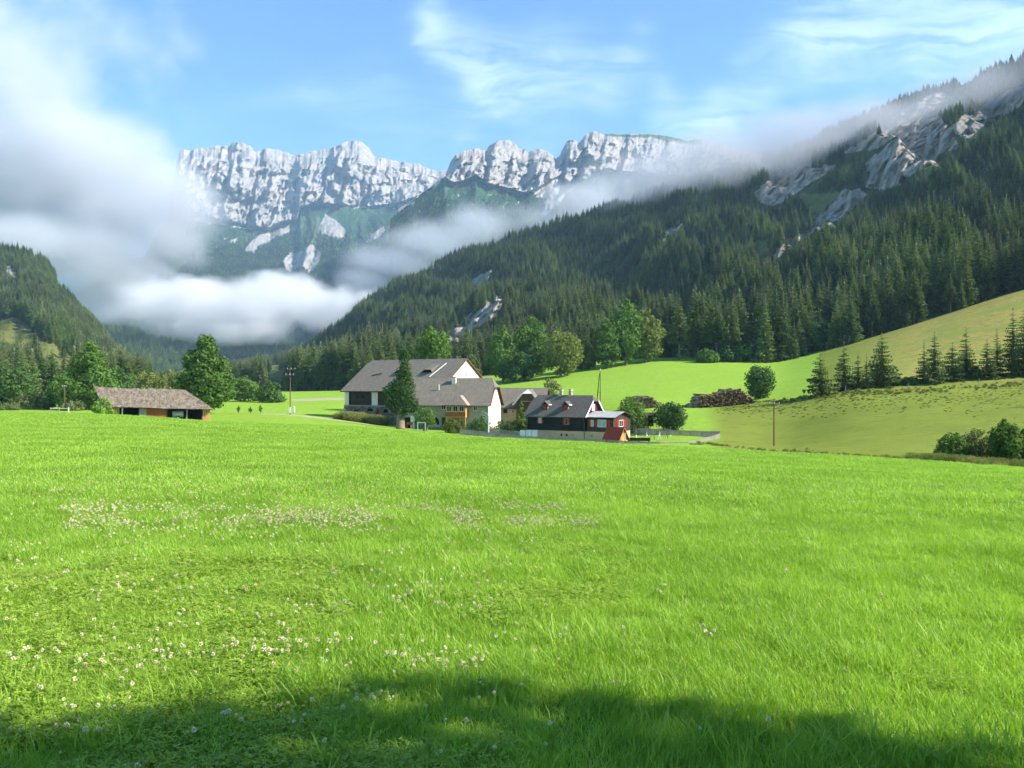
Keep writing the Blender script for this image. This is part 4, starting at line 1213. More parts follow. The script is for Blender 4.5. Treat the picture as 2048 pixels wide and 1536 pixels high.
def gable_roof(x0, x1, b, ze, zr, t=0.18, hl=0.0, hr=0.0, hk=0.75, b2=None, m=0, mu=1, mb=None, sag=0.0):
    """pitched roof along x with optional half hips; b = half span with the overhang"""
    mb = mb or MB()
    rise = zr - ze
    il, ir = hl * b * hk, hr * b * hk
    def surf(off):
        f = [(x0, -b, ze - off), (x1, -b, ze - off)]
        if hr: f.append((x1, -b * hr, zr - hr * rise - off))
        f.append((x1 - ir, 0, zr - off)); f.append((x0 + il, 0, zr - off))
        if hl: f.append((x0, -b * hl, zr - hl * rise - off))
        g = [(p[0], -p[1], p[2]) for p in f][::-1]
        res = [f, g]
        if hr: res.append([(x1, -b * hr, zr - hr * rise - off), (x1, b * hr, zr - hr * rise - off), (x1 - ir, 0, zr - off)])
        if hl: res.append([(x0, b * hl, zr - hl * rise - off), (x0, -b * hl, zr - hl * rise - off), (x0 + il, 0, zr - off)])
        return res
    top, bot = surf(0), surf(t)
    for p in top: mb.poly(p, m)
    for p in bot: mb.poly(p[::-1], mu)
    rim = [(x0, -b, ze), (x1, -b, ze)]
    if hr: rim += [(x1, -b * hr, zr - hr * rise), (x1, b * hr, zr - hr * rise)]
    else: rim += [(x1, 0, zr)]
    rim += [(x1, b, ze), (x0, b, ze)]
    if hl: rim += [(x0, b * hl, zr - hl * rise), (x0, -b * hl, zr - hl * rise)]
    else: rim += [(x0, 0, zr)]
    for i in range(len(rim)):
        p, q = rim[i], rim[(i + 1) % len(rim)]
        mb.poly([(p[0], p[1], p[2] - t), (q[0], q[1], q[2] - t), q, p], mu)
    return mb


def house_walls(x0, x1, w, z0, ze, zr, hl=0.0, hr=0.0, m=0, mg=None, drop=0.22):
    """four walls with gables up to just under the roof"""
    mb = MB(); mg = m if mg is None else mg
    rise = zr - ze
    mb.poly([(x0, -w, z0), (x1, -w, z0), (x1, -w, ze), (x0, -w, ze)], m)
    mb.poly([(x1, w, z0), (x0, w, z0), (x0, w, ze), (x1, w, ze)], m)
    for x, h, s in ((x0, hl, -1), (x1, hr, 1)):
        p = [(x, -w, z0), (x, w, z0), (x, w, ze - drop * .3)]
        if h: p += [(x, w * h, zr - h * rise - drop), (x, -w * h, zr - h * rise - drop)]
        else: p += [(x, 0, zr - drop)]
        p += [(x, -w, ze - drop * .3)]
        mb.poly(p if s > 0 else p[::-1], mg)
    return mb


def window(parent, face, cx, cz, w, h, wall, glass=None, frame=None, mull=1, trans=0, shutters=None, sill=None, proud=0.05):
    """face '-y' or '+x' or '+y'; wall = coordinate of that wall; returns the frame part with its pane (and shutters) below it"""
    glass, frame = glass or m_glass, frame or m_white
    def bx(mb, a0, a1, z0, z1, d0, d1, m=0):
        if face == '-y': mb.box(a0, a1, wall - d1, wall - d0, z0, z1, m)
        elif face == '+y': mb.box(a0, a1, wall + d0, wall + d1, z0, z1, m)
        else: mb.box(wall + d0, wall + d1, a0, a1, z0, z1, m)
    fr = MB(); t = 0.075
    bx(fr, cx - w / 2, cx - w / 2 + t, cz - h / 2, cz + h / 2, 0.002, proud)
    bx(fr, cx + w / 2 - t, cx + w / 2, cz - h / 2, cz + h / 2, 0.002, proud)
    bx(fr, cx - w / 2 + t, cx + w / 2 - t, cz + h / 2 - t, cz + h / 2, 0.002, proud)
    bx(fr, cx - w / 2 + t, cx + w / 2 - t, cz - h / 2, cz - h / 2 + t, 0.002, proud)
    for i in range(mull):
        c = cx - w / 2 + w * (i + 1) / (mull + 1)
        bx(fr, c - 0.03, c + 0.03, cz - h / 2 + t, cz + h / 2 - t, 0.004, proud - 0.006)
    f = fr.build("window", frame, parent)
    pn = MB(); bx(pn, cx - w / 2 + t, cx + w / 2 - t, cz - h / 2 + t, cz + h / 2 - t, 0.001, 0.02)
    pn.build("pane", glass, f)
    if shutters:
        for s in (-1, 1):
            sw = w * 0.52
            sb = MB(); c = cx + s * (w / 2 + sw / 2 + 0.03)
            bx(sb, c - sw / 2, c + sw / 2, cz - h / 2 - 0.03, cz + h / 2 + 0.03, 0.006, 0.055)
            for k in range(5):
                zz = cz - h / 2 + h * (k + 0.5) / 5
                bx(sb, c - sw / 2 + 0.04, c + sw / 2 - 0.04, zz - 0.03, zz + 0.03, 0.056, 0.068)
            sb.build("shutter", shutters, parent)
    return f


def corner(u, v, d): return at(u, v, d)


# ------------------------------------------------------------------ the big barn
a = math.radians(33)
Pc = at(689.5, 836, 199.0)
L, W, HE, HR = 27.7, 19.3, 6.5, 13.6
ex, ey = Vector((math.cos(a), -math.sin(a), 0)), Vector((math.sin(a), math.cos(a), 0))
barn = thing("barn", "big stone and timber barn with weathered grey roof and cream gable", "barn", Pc + ex * L / 2 + ey * W / 2, -a)
x0, x1, w = -L / 2, L / 2, W / 2
house_walls(x0, x1, w, 3.05, HE, HR, 0.12, 0, 0).build("wall", [m_cream], barn, label="cream plastered gable and upper wall")
MB().box(x0 - .12, x1 + .12, -w - .12, w + .12, -2.5, 3.0).build("stone_base", m_stone, barn, label="rough dark rubble stone base")
gable_roof(x0 - .8, x1 + .35, w + .75, HE - .25, HR, 0.22, hl=0.10).build("roof", [m_tile, m_board], barn)
bx_ = [x0 + 1.45, x0 + 8.3, x0 + 10.2, x0 + 17.0, x0 + 19]
for i in (0, 2):
    mbb = MB().box(bx_[i], bx_[i + 1], -w - .06, -w + .02, 3.0, HE - .35)
    for k in range(int((bx_[i + 1] - bx_[i]) / 0.4)):
        xx = bx_[i] + 0.2 + k * 0.4
        mbb.box(xx - .03, xx + .03, -w - .10, -w - .062, 3.02, HE - .37)
    brd = mbb.build("board_wall", m_board, barn)
    for k in range(2):
        hx = bx_[i] + 2.7 + k * 1.7
        MB().box(hx - .3, hx + .3, -w - .125, -w - .105, 4.7, 5.25).build("vent_hole", m_dark, brd)
MB().box(bx_[0] - .02, bx_[0] + .55, -w - .14, -w - .104, 3.05, HE - .4).build("door_gap", m_dark, barn)
MB().box(x0 - .12, x1, -w - .22, -w - .125, 2.78, 3.06).build("sill_beam", m_grey, barn)
for xx, zz, ww, hh in ((x0 + 3.0, 1.5, 1.3, .5), (x0 + 7.2, 1.7, 1.5, .6), (x0 + 5.0, .6, 1.1, .5), (x0 + 12.0, 1.4, 1.2, .8)):
    MB().box(xx, xx + ww, -w - .16, -w - .125, zz, zz + hh).build("stable_opening", m_dark, barn)
MB().box(x0 - .3, x0 + .75, -w - .5, -w + .6, -1.2, 1.5).box(x0 - .2, x0 + .55, -w - .4, -w + .5, 1.5, 2.2).build("corner_buttress", m_stonelight, barn)
# eyelid vents in the roof slope
rs = (HR - HE + .25) / (w + .75)
for cx in (x0 + 12.3, x0 + 20.3):
    yb = -(w + .75) * 0.43
    zb = HR - rs * (-yb)
    v = MB()
    v.poly([(cx - 1.7, yb - .05, zb + .02), (cx + 1.3, yb - .05, zb + .02), (cx + 1.15, yb - .3, zb + .62), (cx - .4, yb - .3, zb + .62)], 1)
    v.poly([(cx - .5, yb - .5, zb + .62), (cx + 1.25, yb - .5, zb + .62), (cx + 1.6, yb + 2.6, zb + 1.98), (cx - 1.0, yb + 2.6, zb + 1.98)], 0)
    v.poly([(cx - 1.8, yb - .1, zb + .05), (cx - .5, yb - .5, zb + .62), (cx - 1.0, yb + 2.6, zb + 1.98)], 0)
    v.poly([(cx + 1.25, yb - .5, zb + .62), (cx + 1.4, yb - .1, zb + .05), (cx + 1.6, yb + 2.6, zb + 1.98)], 0)
    v.build("roof_vent", [m_tile, m_dark], barn)
cx = x0 + 22.0; p = Vector((cx, -6.0, HR - rs * 6.0 + .08)); q = Vector((cx + 1.4, -1.6, HR - rs * 1.6 + .08))
MB().beam(p, q, .28, .1).build("roof_flashing", m_white, barn)
q2 = [(x0 + 3.2, -5.6, 2.6), ]
MB().beam((x0 + 4.6, -5.4, HR - rs * 5.4 + .12), (x0 + 7.2, -4.9, HR - rs * 4.9 + .2), .16, .14).build("roof_pole", m_dark, barn)
for s in (-1, 1):
    MB().beam((x1 + .38, s * (w + .72), HE - .40), (x1 + .38, s * 0.06, HR - .16), .08, .24).build("bargeboard", m_barge, barn)
MB().box(x1 + .01, x1 + .06, -.35, .35, HR - 4.1, HR - 3.3).build("gable_hatch", m_brick, barn)
MB().box(x1 + .01, x1 + .06, -3.4, -1.6, HE + .95, HE + 1.3).build("gable_slit", m_grey, barn)

# ------------------------------------------------------------------ the farmhouse in front of it
a = math.radians(13)
Pc = at(977, 855, 170.5)
L, W, HE, HR = 18.3, 10.2, 4.8, 9.9
ex, ey = Vector((math.cos(a), -math.sin(a), 0)), Vector((math.sin(a), math.cos(a), 0))
fh = thing("farmhouse", "long grey roofed farmhouse with carved wooden bay and cream gable", "farmhouse", Pc - ex * L / 2 + ey * W / 2, -a)
x0, x1, w = -L / 2, L / 2, W / 2
house_walls(x0, x1, w, -2.0, HE, HR, 0, 0.34, 0, 1).build("wall", [m_plaster, m_cream], fh)
gable_roof(x0 - .2, x1 + .55, w + .75, HE - .42, HR, 0.2, hr=0.34, hk=0.55).build("roof", [m_tile, m_board], fh)
rs = (HR - HE + .42) / (w + .75)
def roofz(y): return HR - rs * abs(y)
for s in (-1, 1):
    MB().beam((x1 + .58, s * (w + .72), HE - .58), (x1 + .58, s * (w + .75) * .34, HR - .34 * (HR - HE + .42) - .12), .08, .34).build("bargeboard", m_barge, fh)
ch = MB().box(x0 + 9.55, x0 + 10.4, -1.4, -.7, roofz(1.4) - .2, HR + .1).build("chimney", m_cream, fh)
MB().box(x0 + 9.48, x0 + 10.47, -1.47, -.63, HR + .1, HR + .25).build("chimney_cap", m_brick, ch)
MB().tube([(x0 + 7.2, -2.6, roofz(2.6) - .1), (x0 + 7.2, -2.6, roofz(2.6) + 1.1)], [.09, .09], 8).build("vent_pipe", m_white, fh)
# bay window of honey-coloured wood
bx0, bx1, by0, by1 = x0 + 10.0, x0 + 14.1, -w - 2.0, -w - .01
bay = MB().box(bx0, bx1, by0, by1, 2.15, 4.35, 0).build("wooden_bay", m_orange, fh)
MB().box(bx0 - .03, bx1 + .03, by0 - .06, by0 - .002, 2.25, 3.05).build("balustrade_panel", m_rust, bay)
MB().box(bx0 - .08, bx1 + .08, by0 - .12, by1, 2.0, 2.148).build("bay_floor", m_ochre, bay)
MB().box(bx0 - .06, bx1 + .06, by0 - .10, by0 - .062, 3.06, 3.16).build("bay_rail", m_ochre, bay)
for i in range(3):
    window(fh, '-y', bx0 + .75 + i * 1.3, 3.72, .98, 1.08, by0, m_glass, m_cream, 1)
window(fh, '+x', (by0 + by1) / 2, 3.72, .9, 1.05, bx1, m_curtain, m_orange, 1)
for i in range(4):
    xx = bx0 + .06 + i * (bx1 - bx0 - .12) / 3
    MB().box(xx - .08, xx + .08, by0 - .075, by0 - .003, 3.17, 4.34).build("bay_post", m_ochre, bay)
for xx in (bx0 + .1, bx1 - .1):
    pb = MB().box(xx - .1, xx + .1, by0 + .05, by0 + .25, -1.5, 2.0)
    pb.build("bay_pillar", m_orange, fh)
    for s in ((1,) if xx < bx0 + 1 else (-1,)):
        br = MB().beam((xx + s * .1, by0 + .15, 1.0), (xx + s * 1.1, by0 + .15, 1.95), .12, .16)
        br.beam((xx + s * .1, by0 + .15, 1.9), (xx + s * 1.1, by0 + .15, 1.15), .09, .12)
        br.beam((xx + s * 1.1, by0 + .15, 1.0), (xx + s * 1.1, by0 + .15, 1.98), .1, .12)
        br.build("carved_bracket", m_orange, fh)
MB().box(bx0 + .9, bx1 - .9, -w - .14, -w - .01, -1.9, 1.9).build("stone_doorway", m_stone, fh)
# hipped roof of the bay
rb = MB()
ez, rx, rz_ = 4.42, (bx0 + bx1) / 2 + .1, 6.35
e = [(bx0 - .65, by0 - .6, ez), (bx1 + .65, by0 - .6, ez)]
yb = -(HR - ez) / rs
ytop = -(HR - rz_) / rs
rb.poly([e[0], e[1], (rx + .5, by0 + 1.15, rz_), (rx - .5, by0 + 1.15, rz_)], 0)
rb.poly([e[1], (bx1 + .65, yb + .2, ez), (rx + .5, ytop + .3, rz_), (rx + .5, by0 + 1.15, rz_)], 2)
rb.poly([(bx0 - .65, yb + .2, ez), e[0], (rx - .5, by0 + 1.15, rz_), (rx - .5, ytop + .3, rz_)], 0)
rb.poly([(rx - .5, by0 + 1.15, rz_), (rx + .5, by0 + 1.15, rz_), (rx + .5, ytop + .3, rz_), (rx - .5, ytop + .3, rz_)], 0)
rb.box(bx0 - .64, bx1 + .64, by0 - .59, by1, ez - .16, ez - .02, 1)
rb.build("bay_roof", [m_tile, m_board, m_pink], fh)
window(fh, '-y', x0 + 8.95, 4.0, .85, .95, -w, m_glass, m_white, 1)
window(fh, '-y', x0 + 15.6, 3.75, .8, .95, -w, m_glass, m_white, 1)
window(fh, '-y', x0 + 4.6, 2.6, .8, .95, -w, m_glass, m_white, 1)
window(fh, '+x', -2.2, 2.3, .8, 1.0, x1, m_curtain, m_white, 1)
window(fh, '+x', 1.8, 2.3, .8, 1.0, x1, m_curtain, m_white, 1)
dr = MB().box(x0 + 8.6, x0 + 9.4, -w - .05, -w + .02, 0.0, 1.95).build("door", m_board, fh)
MB().box(x0 + 9.2, x0 + 9.28, -w - .10, -w - .052, .95, 1.05).build("handle", m_iron, dr)
ar = MB(); cxa, ra = x0 + 6.7, 1.35
ar.poly([(cxa + ra, -w - .015, .2)] + [(cxa + ra * math.cos(t), -w - .015, 1.0 + 1.15 * math.sin(t)) for t in np.linspace(0, math.pi, 12)] + [(cxa - ra, -w - .015, .2)])
ar.build("arched_gateway", m_dark, fh)
MB().box(x0 + 3.5, x0 + 8.3, -w - .5, -w - .02, -.05, .45).build("stone_ledge", m_stonelight, fh)
MB().box(x0 + 2.2, x0 + 3.0, -w - .7, -w - .01, -1.5, 2.2).build("wall_buttress", m_cream, fh)
MB().box(x0 + .3, x0 + 2.2, -w - .05, -w - .012, -1.2, 1.9).build("dark_gateway", m_dark, fh)
MB().beam((x0 - .2, -w - .80, HE - .50), (x1 + .5, -w - .80, HE - .50), .14, .12).build("gutter", m_grey, fh)

# ------------------------------------------------------------------ the outbuilding behind the cottage
a = math.radians(12)
Pc = at(990, 843, 186.0)
L, W, HE, HR = 10.6, 8.6, 3.3, 7.3
ex, ey = Vector((math.cos(a), -math.sin(a), 0)), Vector((math.sin(a), math.cos(a), 0))
ob = thing("outbuilding", "low grey roofed outbuilding with dark wooden cross gable behind the cottage", "outbuilding", Pc + ex * L / 2 + ey * W / 2, -a)
x0, x1, w = -L / 2, L / 2, W / 2
house_walls(x0, x1, w, -2, HE, HR, 0, 0, 0, 1).build("wall", [m_beige, m_board], ob)
gable_roof(x0 - .3, x1 + .45, w + .6, HE - .3, HR, 0.16).build("roof", [m_tile, m_board], ob)
gx, gw, gy = x0 + 7.5, 2.45, -w - 1.6
g = MB()
g.poly([(gx - gw, gy, -2), (gx + gw, gy, -2), (gx + gw, gy, 4.1), (gx + 1.0, gy, 6.0), (gx - 1.0, gy, 6.0), (gx - gw, gy, 4.1)], 0)
g.poly([(gx + gw, gy, -2), (gx + gw, -w + .1, -2), (gx + gw, -w + .1, 4.1), (gx + gw, gy, 4.1)], 0)
g.poly([(gx - gw, -w + .1, -2), (gx - gw, gy, -2), (gx - gw, gy, 4.1), (gx - gw, -w + .1, 4.1)], 0)
g.build("cross_gable_wall", m_board, ob)
MB().box(gx - 1.5, gx + .6, gy - .05, gy - .01, 4.35, 4.5).build("gable_beam", m_grey, ob)
g = MB()
e0, e1 = 3.7, 7.0
A = [(gx - 3.1, gy - .6, e0), (gx - 1.15, gy - .6, 6.05), (gx, gy + .4, e1), (gx, .3, e1), (gx - 3.1, -w + .9, e0)]
B = [(2 * gx - p[0], p[1], p[2]) for p in A][::-1]
g.poly(A, 0); g.poly(B, 0)
g.poly([A[1], (2 * gx - A[1][0], A[1][1], A[1][2]), A[2]], 1)
for q in (A, B):
    g.poly([(p[0], p[1], p[2] - .16) for p in q][::-1], 1)
g.build("cross_gable_roof", [m_tile, m_metalw], ob)
for s in (-1, 1):
    MB().beam((gx + s * 3.12, gy - .64, e0 - .06), (gx + s * 1.15, gy - .64, 6.02), .12, .34).build("bargeboard", m_metalw, ob)
window(ob, '-y', x0 + .9, 2.25, .7, .9, -w, m_glass, m_white, 1)
window(ob, '-y', x0 + 2.3, 2.25, .9, .9, -w, m_glass, m_board, 1)
window(ob, '-y', x0 + 4.0, 2.25, .7, .9, -w, m_glass, m_white, 1)

# ------------------------------------------------------------------ the black cottage with red shutters
a = math.radians(31)
Pc = at(1169.5, 878.5, 146.0)
L, W, HE, HR = 11.2, 7.0, 4.2, 7.45
ex, ey = Vector((math.cos(a), -math.sin(a), 0)), Vector((math.sin(a), math.cos(a), 0))
ct = thing("cottage", "black timber cottage with red shutters and two dormers behind the picket fence", "cottage", Pc - ex * L / 2 + ey * W / 2, -a)
x0, x1, w = -L / 2, L / 2, W / 2
MB().box(x0 - .0, x1 + 5.3, -w - .0, w, -1.6, 1.33).build("plinth", m_beige, ct)
house_walls(x0, x1, w + .05, 1.335, HE, HR, 0.30, 0.26).build("wall", m_black, ct)
gable_roof(x0 - .55, x1 + .45, w + .6, HE - .45, HR, 0.16, hl=0.30, hr=0.26, hk=0.6).build("roof", [m_slate, m_board], ct)
rs = (HR - HE + .45) / (w + .6)
def rz2(y): return HR - rs * abs(y)
for s in (-1, 1):
    MB().beam((x1 + .48, s * (w + .58), HE - .5), (x1 + .48, s * (w + .6) * .26, HR - .26 * (HR - HE + .45) - .04), .08, .26).build("bargeboard", m_white, ct)
MB().beam((x0 - .5, -w - .66, HE - .50), (x1 + .4, -w - .66, HE - .50), .12, .1).build("gutter", m_iron, ct)
MB().tube([(x1 - .05, -w - .62, HE - .55), (x1 - .02, -w - .16, HE - 1.1), (x1 - .02, -w - .16, -.8)], [.055] * 3, 6).build("downpipe", m_iron, ct)
for cx in (x0 + 4.7, x0 + 6.55):
    c = MB().box(cx - .25, cx + .25, .05, .6, HR - .6, HR + .72).build("chimney", m_brick, ct)
    MB().box(cx - .34, cx + .34, -.03, .68, HR + .72, HR + .80).box(cx - .22, cx - .16, .1, .55, HR + .80, HR + 1.0).box(cx + .16, cx + .22, .1, .55, HR + .8, HR + 1.0).box(cx - .36, cx + .36, 0, .66, HR + 1.0, HR + 1.06).build("chimney_cap", m_metalw, c)
    MB().box(cx - .30, cx + .30, -.16, .045, HR - .42, HR - .06).build("chimney_flashing", m_metalw, c)
for cx in (x0 + 3.1, x0 + 7.1):
    yf = -2.75; zf = rz2(2.75)
    d = MB()
    d.poly([(cx - .5, yf, zf - .1), (cx + .5, yf, zf - .1), (cx + .5, yf, zf + .85), (cx, yf, zf + 1.35), (cx - .5, yf, zf + .85)], 0)
    d.poly([(cx + .5, yf, zf - .1), (cx + .5, yf + 1.3, zf + 1.0), (cx + .5, yf, zf + .85)], 1)
    d.poly([(cx - .5, yf, zf - .1), (cx - .5, yf, zf + .85), (cx - .5, yf + 1.3, zf + 1.0)], 1)
    dm = d.build("dormer", [m_black, m_grey], ct)
    r = MB()
    zr_, ze_ = zf + 1.5, zf + .78
    yr = -(HR - zr_) / rs + .05; ye = -(HR - ze_) / rs + .05
    for s in (-1, 1):
        q = [(cx, yf - .25, zr_), (cx + s * .8, yf - .25, ze_), (cx + s * .8, ye, ze_), (cx, yr, zr_)]
        r.poly(q if s > 0 else q[::-1], 0)
        q = [(p[0], p[1], p[2] - .07) for p in q]
        r.poly(q if s < 0 else q[::-1], 1)
    r.poly([(cx + .8, yf - .25, ze_ - .07), (cx + .8, ye, ze_ - .07), (cx + .8, ye, ze_), (cx + .8, yf - .25, ze_)], 1)
    r.build("dormer_roof", [m_slate, m_metalw], dm)
    MB().beam((cx + .83, yf - .2, ze_ + .03), (cx + .83, ye, ze_ + .03), .09, .16).build("dormer_gutter", m_white, dm)
    MB().box(cx - .36, cx + .36, yf - .05, yf - .01, zf + .02, zf + .80).build("dormer_shutter", m_red, dm)
window(ct, '-y', x0 + 2.55, 3.05, .52, .95, -w - .05, m_curtain, m_white, 0, shutters=m_red)
window(ct, '-y', x0 + 7.75, 2.95, .62, 1.05, -w - .05, m_glass, m_grey, 0, shutters=m_red)
window(ct, '+x', -.2, 5.35, .95, 1.15, x1 + .0, m_curtain, m_white, 1, shutters=m_red)
for xx in (x0 + 6.75, x0 + 7.75):
    MB().box(xx - .17, xx + .17, -w - .03, -w - .005, .45, .82).build("cellar_vent", m_dark, ct)
MB().box(x0 + 8.7, x0 + 9.35, -w - .06, -w - .005, .72, .80).build("plinth_ledge", m_grey, ct)
MB().box(x1 + 1.1, x1 + 1.6, -w - .03, -w - .005, .42, .82).build("cellar_grille", m_grey, ct)
# the annex on the sunny end
ax0, ax1 = x1 + .47, x1 + 5.3
an = MB()
aw, az = w + .02, 3.85
an.poly([(ax0, -aw, 1.335), (ax1, -aw, 1.335), (ax1, -aw, az), (ax0, -aw, az)])
an.poly([(ax1, aw, 1.335), (ax0, aw, 1.335), (ax0, aw, az), (ax1, aw, az)])
an.poly([(ax1, -aw, 1.335), (ax1, aw, 1.335), (ax1, aw, az), (ax1, 0, az + .75), (ax1, -aw, az)])
an.build("annex_wall", [m_board], ct)
gable_roof(x1 + .05, ax1 + .55, aw + .5, az - .05, az + .86, .14).build("annex_roof", [m_greyroof, m_board], ct)
window(ct, '-y', ax0 + .95, 2.75, .5, 1.1, -aw, m_curtain, m_white, 0)
MB().box(ax0 + .25, ax0 + .65, -aw - .06, -aw - .005, 2.15, 3.3).build("shutter", m_red, ct)
MB().box(ax0 + 1.4, ax0 + 1.8, -aw - .06, -aw - .005, 2.15, 3.3).build("shutter", m_red, ct)
window(ct, '-y', ax0 + 2.75, 2.75, 1.6, 1.25, -aw, m_curtain, m_white, 1)
MB().box(ax0 + 3.75, ax0 + 4.3, -aw - .06, -aw - .005, 2.1, 3.3).build("shutter", m_red, ct)
window(ct, '+x', -.35, 2.7, 1.7, 1.15, ax1, m_glass, m_white, 1, shutters=m_red)

# ------------------------------------------------------------------ garden playhouse with a red roof
a = math.radians(38)
ph = thing("playhouse", "small honey wood playhouse with red roof in front of the cottage annex", "playhouse", ground_at(1232, 137.5), -a)
zb = gz(ph.location.x, ph.location.y)
ph.scale = (.84, .84, .84)
ph.location.z = CAMZ + (HZ - 884) / F * 137.5
house_walls(-1.5, 1.5, 1.45, -.8, 1.0, 2.75, 0, 0, 0, 1, 0.12).build("wall", [m_rust, m_orange], ph)
gable_roof(-1.95, 1.85, 1.9, .48, 2.85, .1).build("roof", [m_redroof, m_redroof], ph)
for s in (-1, 1):
    MB().beam((1.87, s * 1.9, .42), (1.87, s * .03, 2.76), .06, .14).build("bargeboard", m_rust, ph)
MB().box(1.502, 1.54, -.4, .4, -.7, .9).build("door", m_ochre, ph)

# ------------------------------------------------------------------ open hay shed with a shingle roof
a = math.radians(-20)
Pc = at(212, 836.5, 158.0)
L, W, HE, HR = 18.0, 8.0, 2.15, 5.5
ex, ey = Vector((math.cos(a), -math.sin(a), 0)), Vector((math.sin(a), math.cos(a), 0))
hs = thing("hay_shed", "long open hay shed with weathered shingle roof at the meadow's end", "shed", Pc + ex * L / 2 + ey * W / 2, -a)
hs.rotation_euler = (0, math.radians(2.0), -a)
x0, x1, w = -L / 2, L / 2, W / 2
r = MB()
NX, NY = 26, 8
rngs = np.random.default_rng(9)
def rp(i, j, side):
    t = i / NX; s = j / NY
    xl, xr = x0 - .4 - 2.3 * s, x1 + .6
    xx = xl + (xr - xl) * t
    zz = HE - .35 + (HR - HE + .35) * s - 0.18 * math.sin(math.pi * t) * s - .10 * math.sin(t * 9) * s
    yy = side * (w + .9) * (1 - s)
    ins = max(0.0, xx - (xr - 5.2 * s))
    if ins > 0: xx = xr - 5.2 * s
    return (xx + float(rngs.normal()) * .03, yy, zz + float(rngs.normal()) * .035 + 0.03 * math.sin(i * 2.1 + j))
for side in (-1, 1):
    G = [[rp(i, j, side) for i in range(NX + 1)] for j in range(NY + 1)]
    for j in range(NY):
        for i in range(NX):
            q = [G[j][i], G[j][i + 1], G[j + 1][i + 1], G[j + 1][i]]
            r.poly(q if side < 0 else q[::-1], 0)
            q = [(p[0], p[1] * 0.985, p[2] - .14) for p in q]
            r.poly(q[::-1] if side < 0 else q, 1)
r.poly([(x1 + .6, -w - .9, HE - .35), (x1 + .6, w + .9, HE - .35), (x1 - 4.6, 0, HR)], 0)
r.build("roof", [m_shingle, m_board], hs)
MB().box(x0, x1, w - .12, w, -1.5, HE).box(x0, x0 + .12, -w + 1, w - .13, -1.5, HE).box(x1 - .12, x1, -w + 1.5, w - .13, -1.5, HE).build("back_wall", m_board, hs)
MB().box(x0 + .13, x1 - 4.0, -.15, .05, -1.5, HE + 1.5).build("interior_shade_panel", m_dark, hs)  # added black sheet, stands for the shade inside the open bays
def boards(xa, xb, m, y=-w, z0=-1.3, z1=HE - .02, st=.3):
    mb = MB()
    n = int((xb - xa) / st)
    for i in range(n):
        q = xa + (xb - xa) * i / n
        dy = float(rngs.random()) * .03
        mb.box(q + .012, q + (xb - xa) / n - .012, y - .05 - dy, y - dy, z0, z1 - float(rngs.random()) * .06, 0)
    return mb.build("board_panel", m, hs)
boards(x0 - .1, x0 + 2.2, m_ochre)
boards(x0 + 5.6, x0 + 6.65, m_grey)
boards(x0 + 6.8, x0 + 10.3, m_rust)
boards(x1 - 1.3, x1, m_ochre)
# boarded gable under the jutting ridge end
MB().poly([(x0 - .02, -w + .2, HE - .3), (x0 - .02, w - .2, HE - .3), (x0 - 1.6, 0, HR - .45)]).poly([(x0 - .06, w - .2, HE - .3), (x0 - .06, -w + .2, HE - .3), (x0 - 1.64, 0, HR - .45)]).build("gable_boards", m_board, hs)
for xx, mm in ((x0 + 2.7, m_white), (x0 + 5.5, m_board), (x0 + 6.73, m_grey), (x0 + 10.42, m_board), (x0 + 13.9, m_grey), (x1 - 1.42, m_board)):
    MB().box(xx - .1, xx + .1, -w - .02, -w + .18, -1.4, HE + .1).build("post", mm, hs)
MB().box(x0 - .2, x1 + .2, -w - .04, -w + .2, HE + .0, HE + .2).build("eaves_beam", m_board, hs)
for xx in (x0 + 13.9, x1 - .2):
    MB().beam((xx, -w + .05, HE - 1.1), (xx - 1.0, -w + .05, HE - .02), .1, .1).build("knee_brace", m_board, hs)
# farm cart with a round tank parked under it
tk_loc = Pc + ex * 12.3 + ey * 1.5
tk = thing("tank_trailer", "pale rounded tank trailer parked inside the open hay shed", "trailer", (tk_loc.x, tk_loc.y, Pc.z - .55), -a)
MB().tube([(-1.0, 0, 1.15), (-.95, 0, 1.15), (.95, 0, 1.15), (1.0, 0, 1.15)], [.4, .62, .62, .4], 16).build("tank", m_metalw, tk, True)
for s in (-1, 1):
    wh = MB().tube([(0, s * .7, .42), (0, s * .92, .42)], [.42, .42], 16).build("wheel", m_iron, tk)
    MB().tube([(0, s * .925, .42), (0, s * .94, .42)], [.2, .2], 12).build("rim", m_white, wh)
MB().box(-1.5, 1.0, -.5, .5, .45, .53).beam((-1.5, 0, .5), (-2.4, 0, .42), .12, .12).build("chassis", m_iron, tk)
# ------------------------------------------------------------------ picket fence round the garden
FP = [(919, 868, 152), (980, 875, 147), (1040, 882, 142), (1105, 886, 138.5), (1170, 889, 135.5), (1250, 893, 133), (1320, 897, 131.5), (1375, 896, 133), (1410, 888, 138), (1440, 879, 144)]
FB = [(1440, 879, 144), (1405, 878, 148), (1360, 876, 152), (1315, 873, 156), (1268, 871, 160)]
FG = [(1040, 878, 150), (1000, 872, 153), (960, 868, 156)]


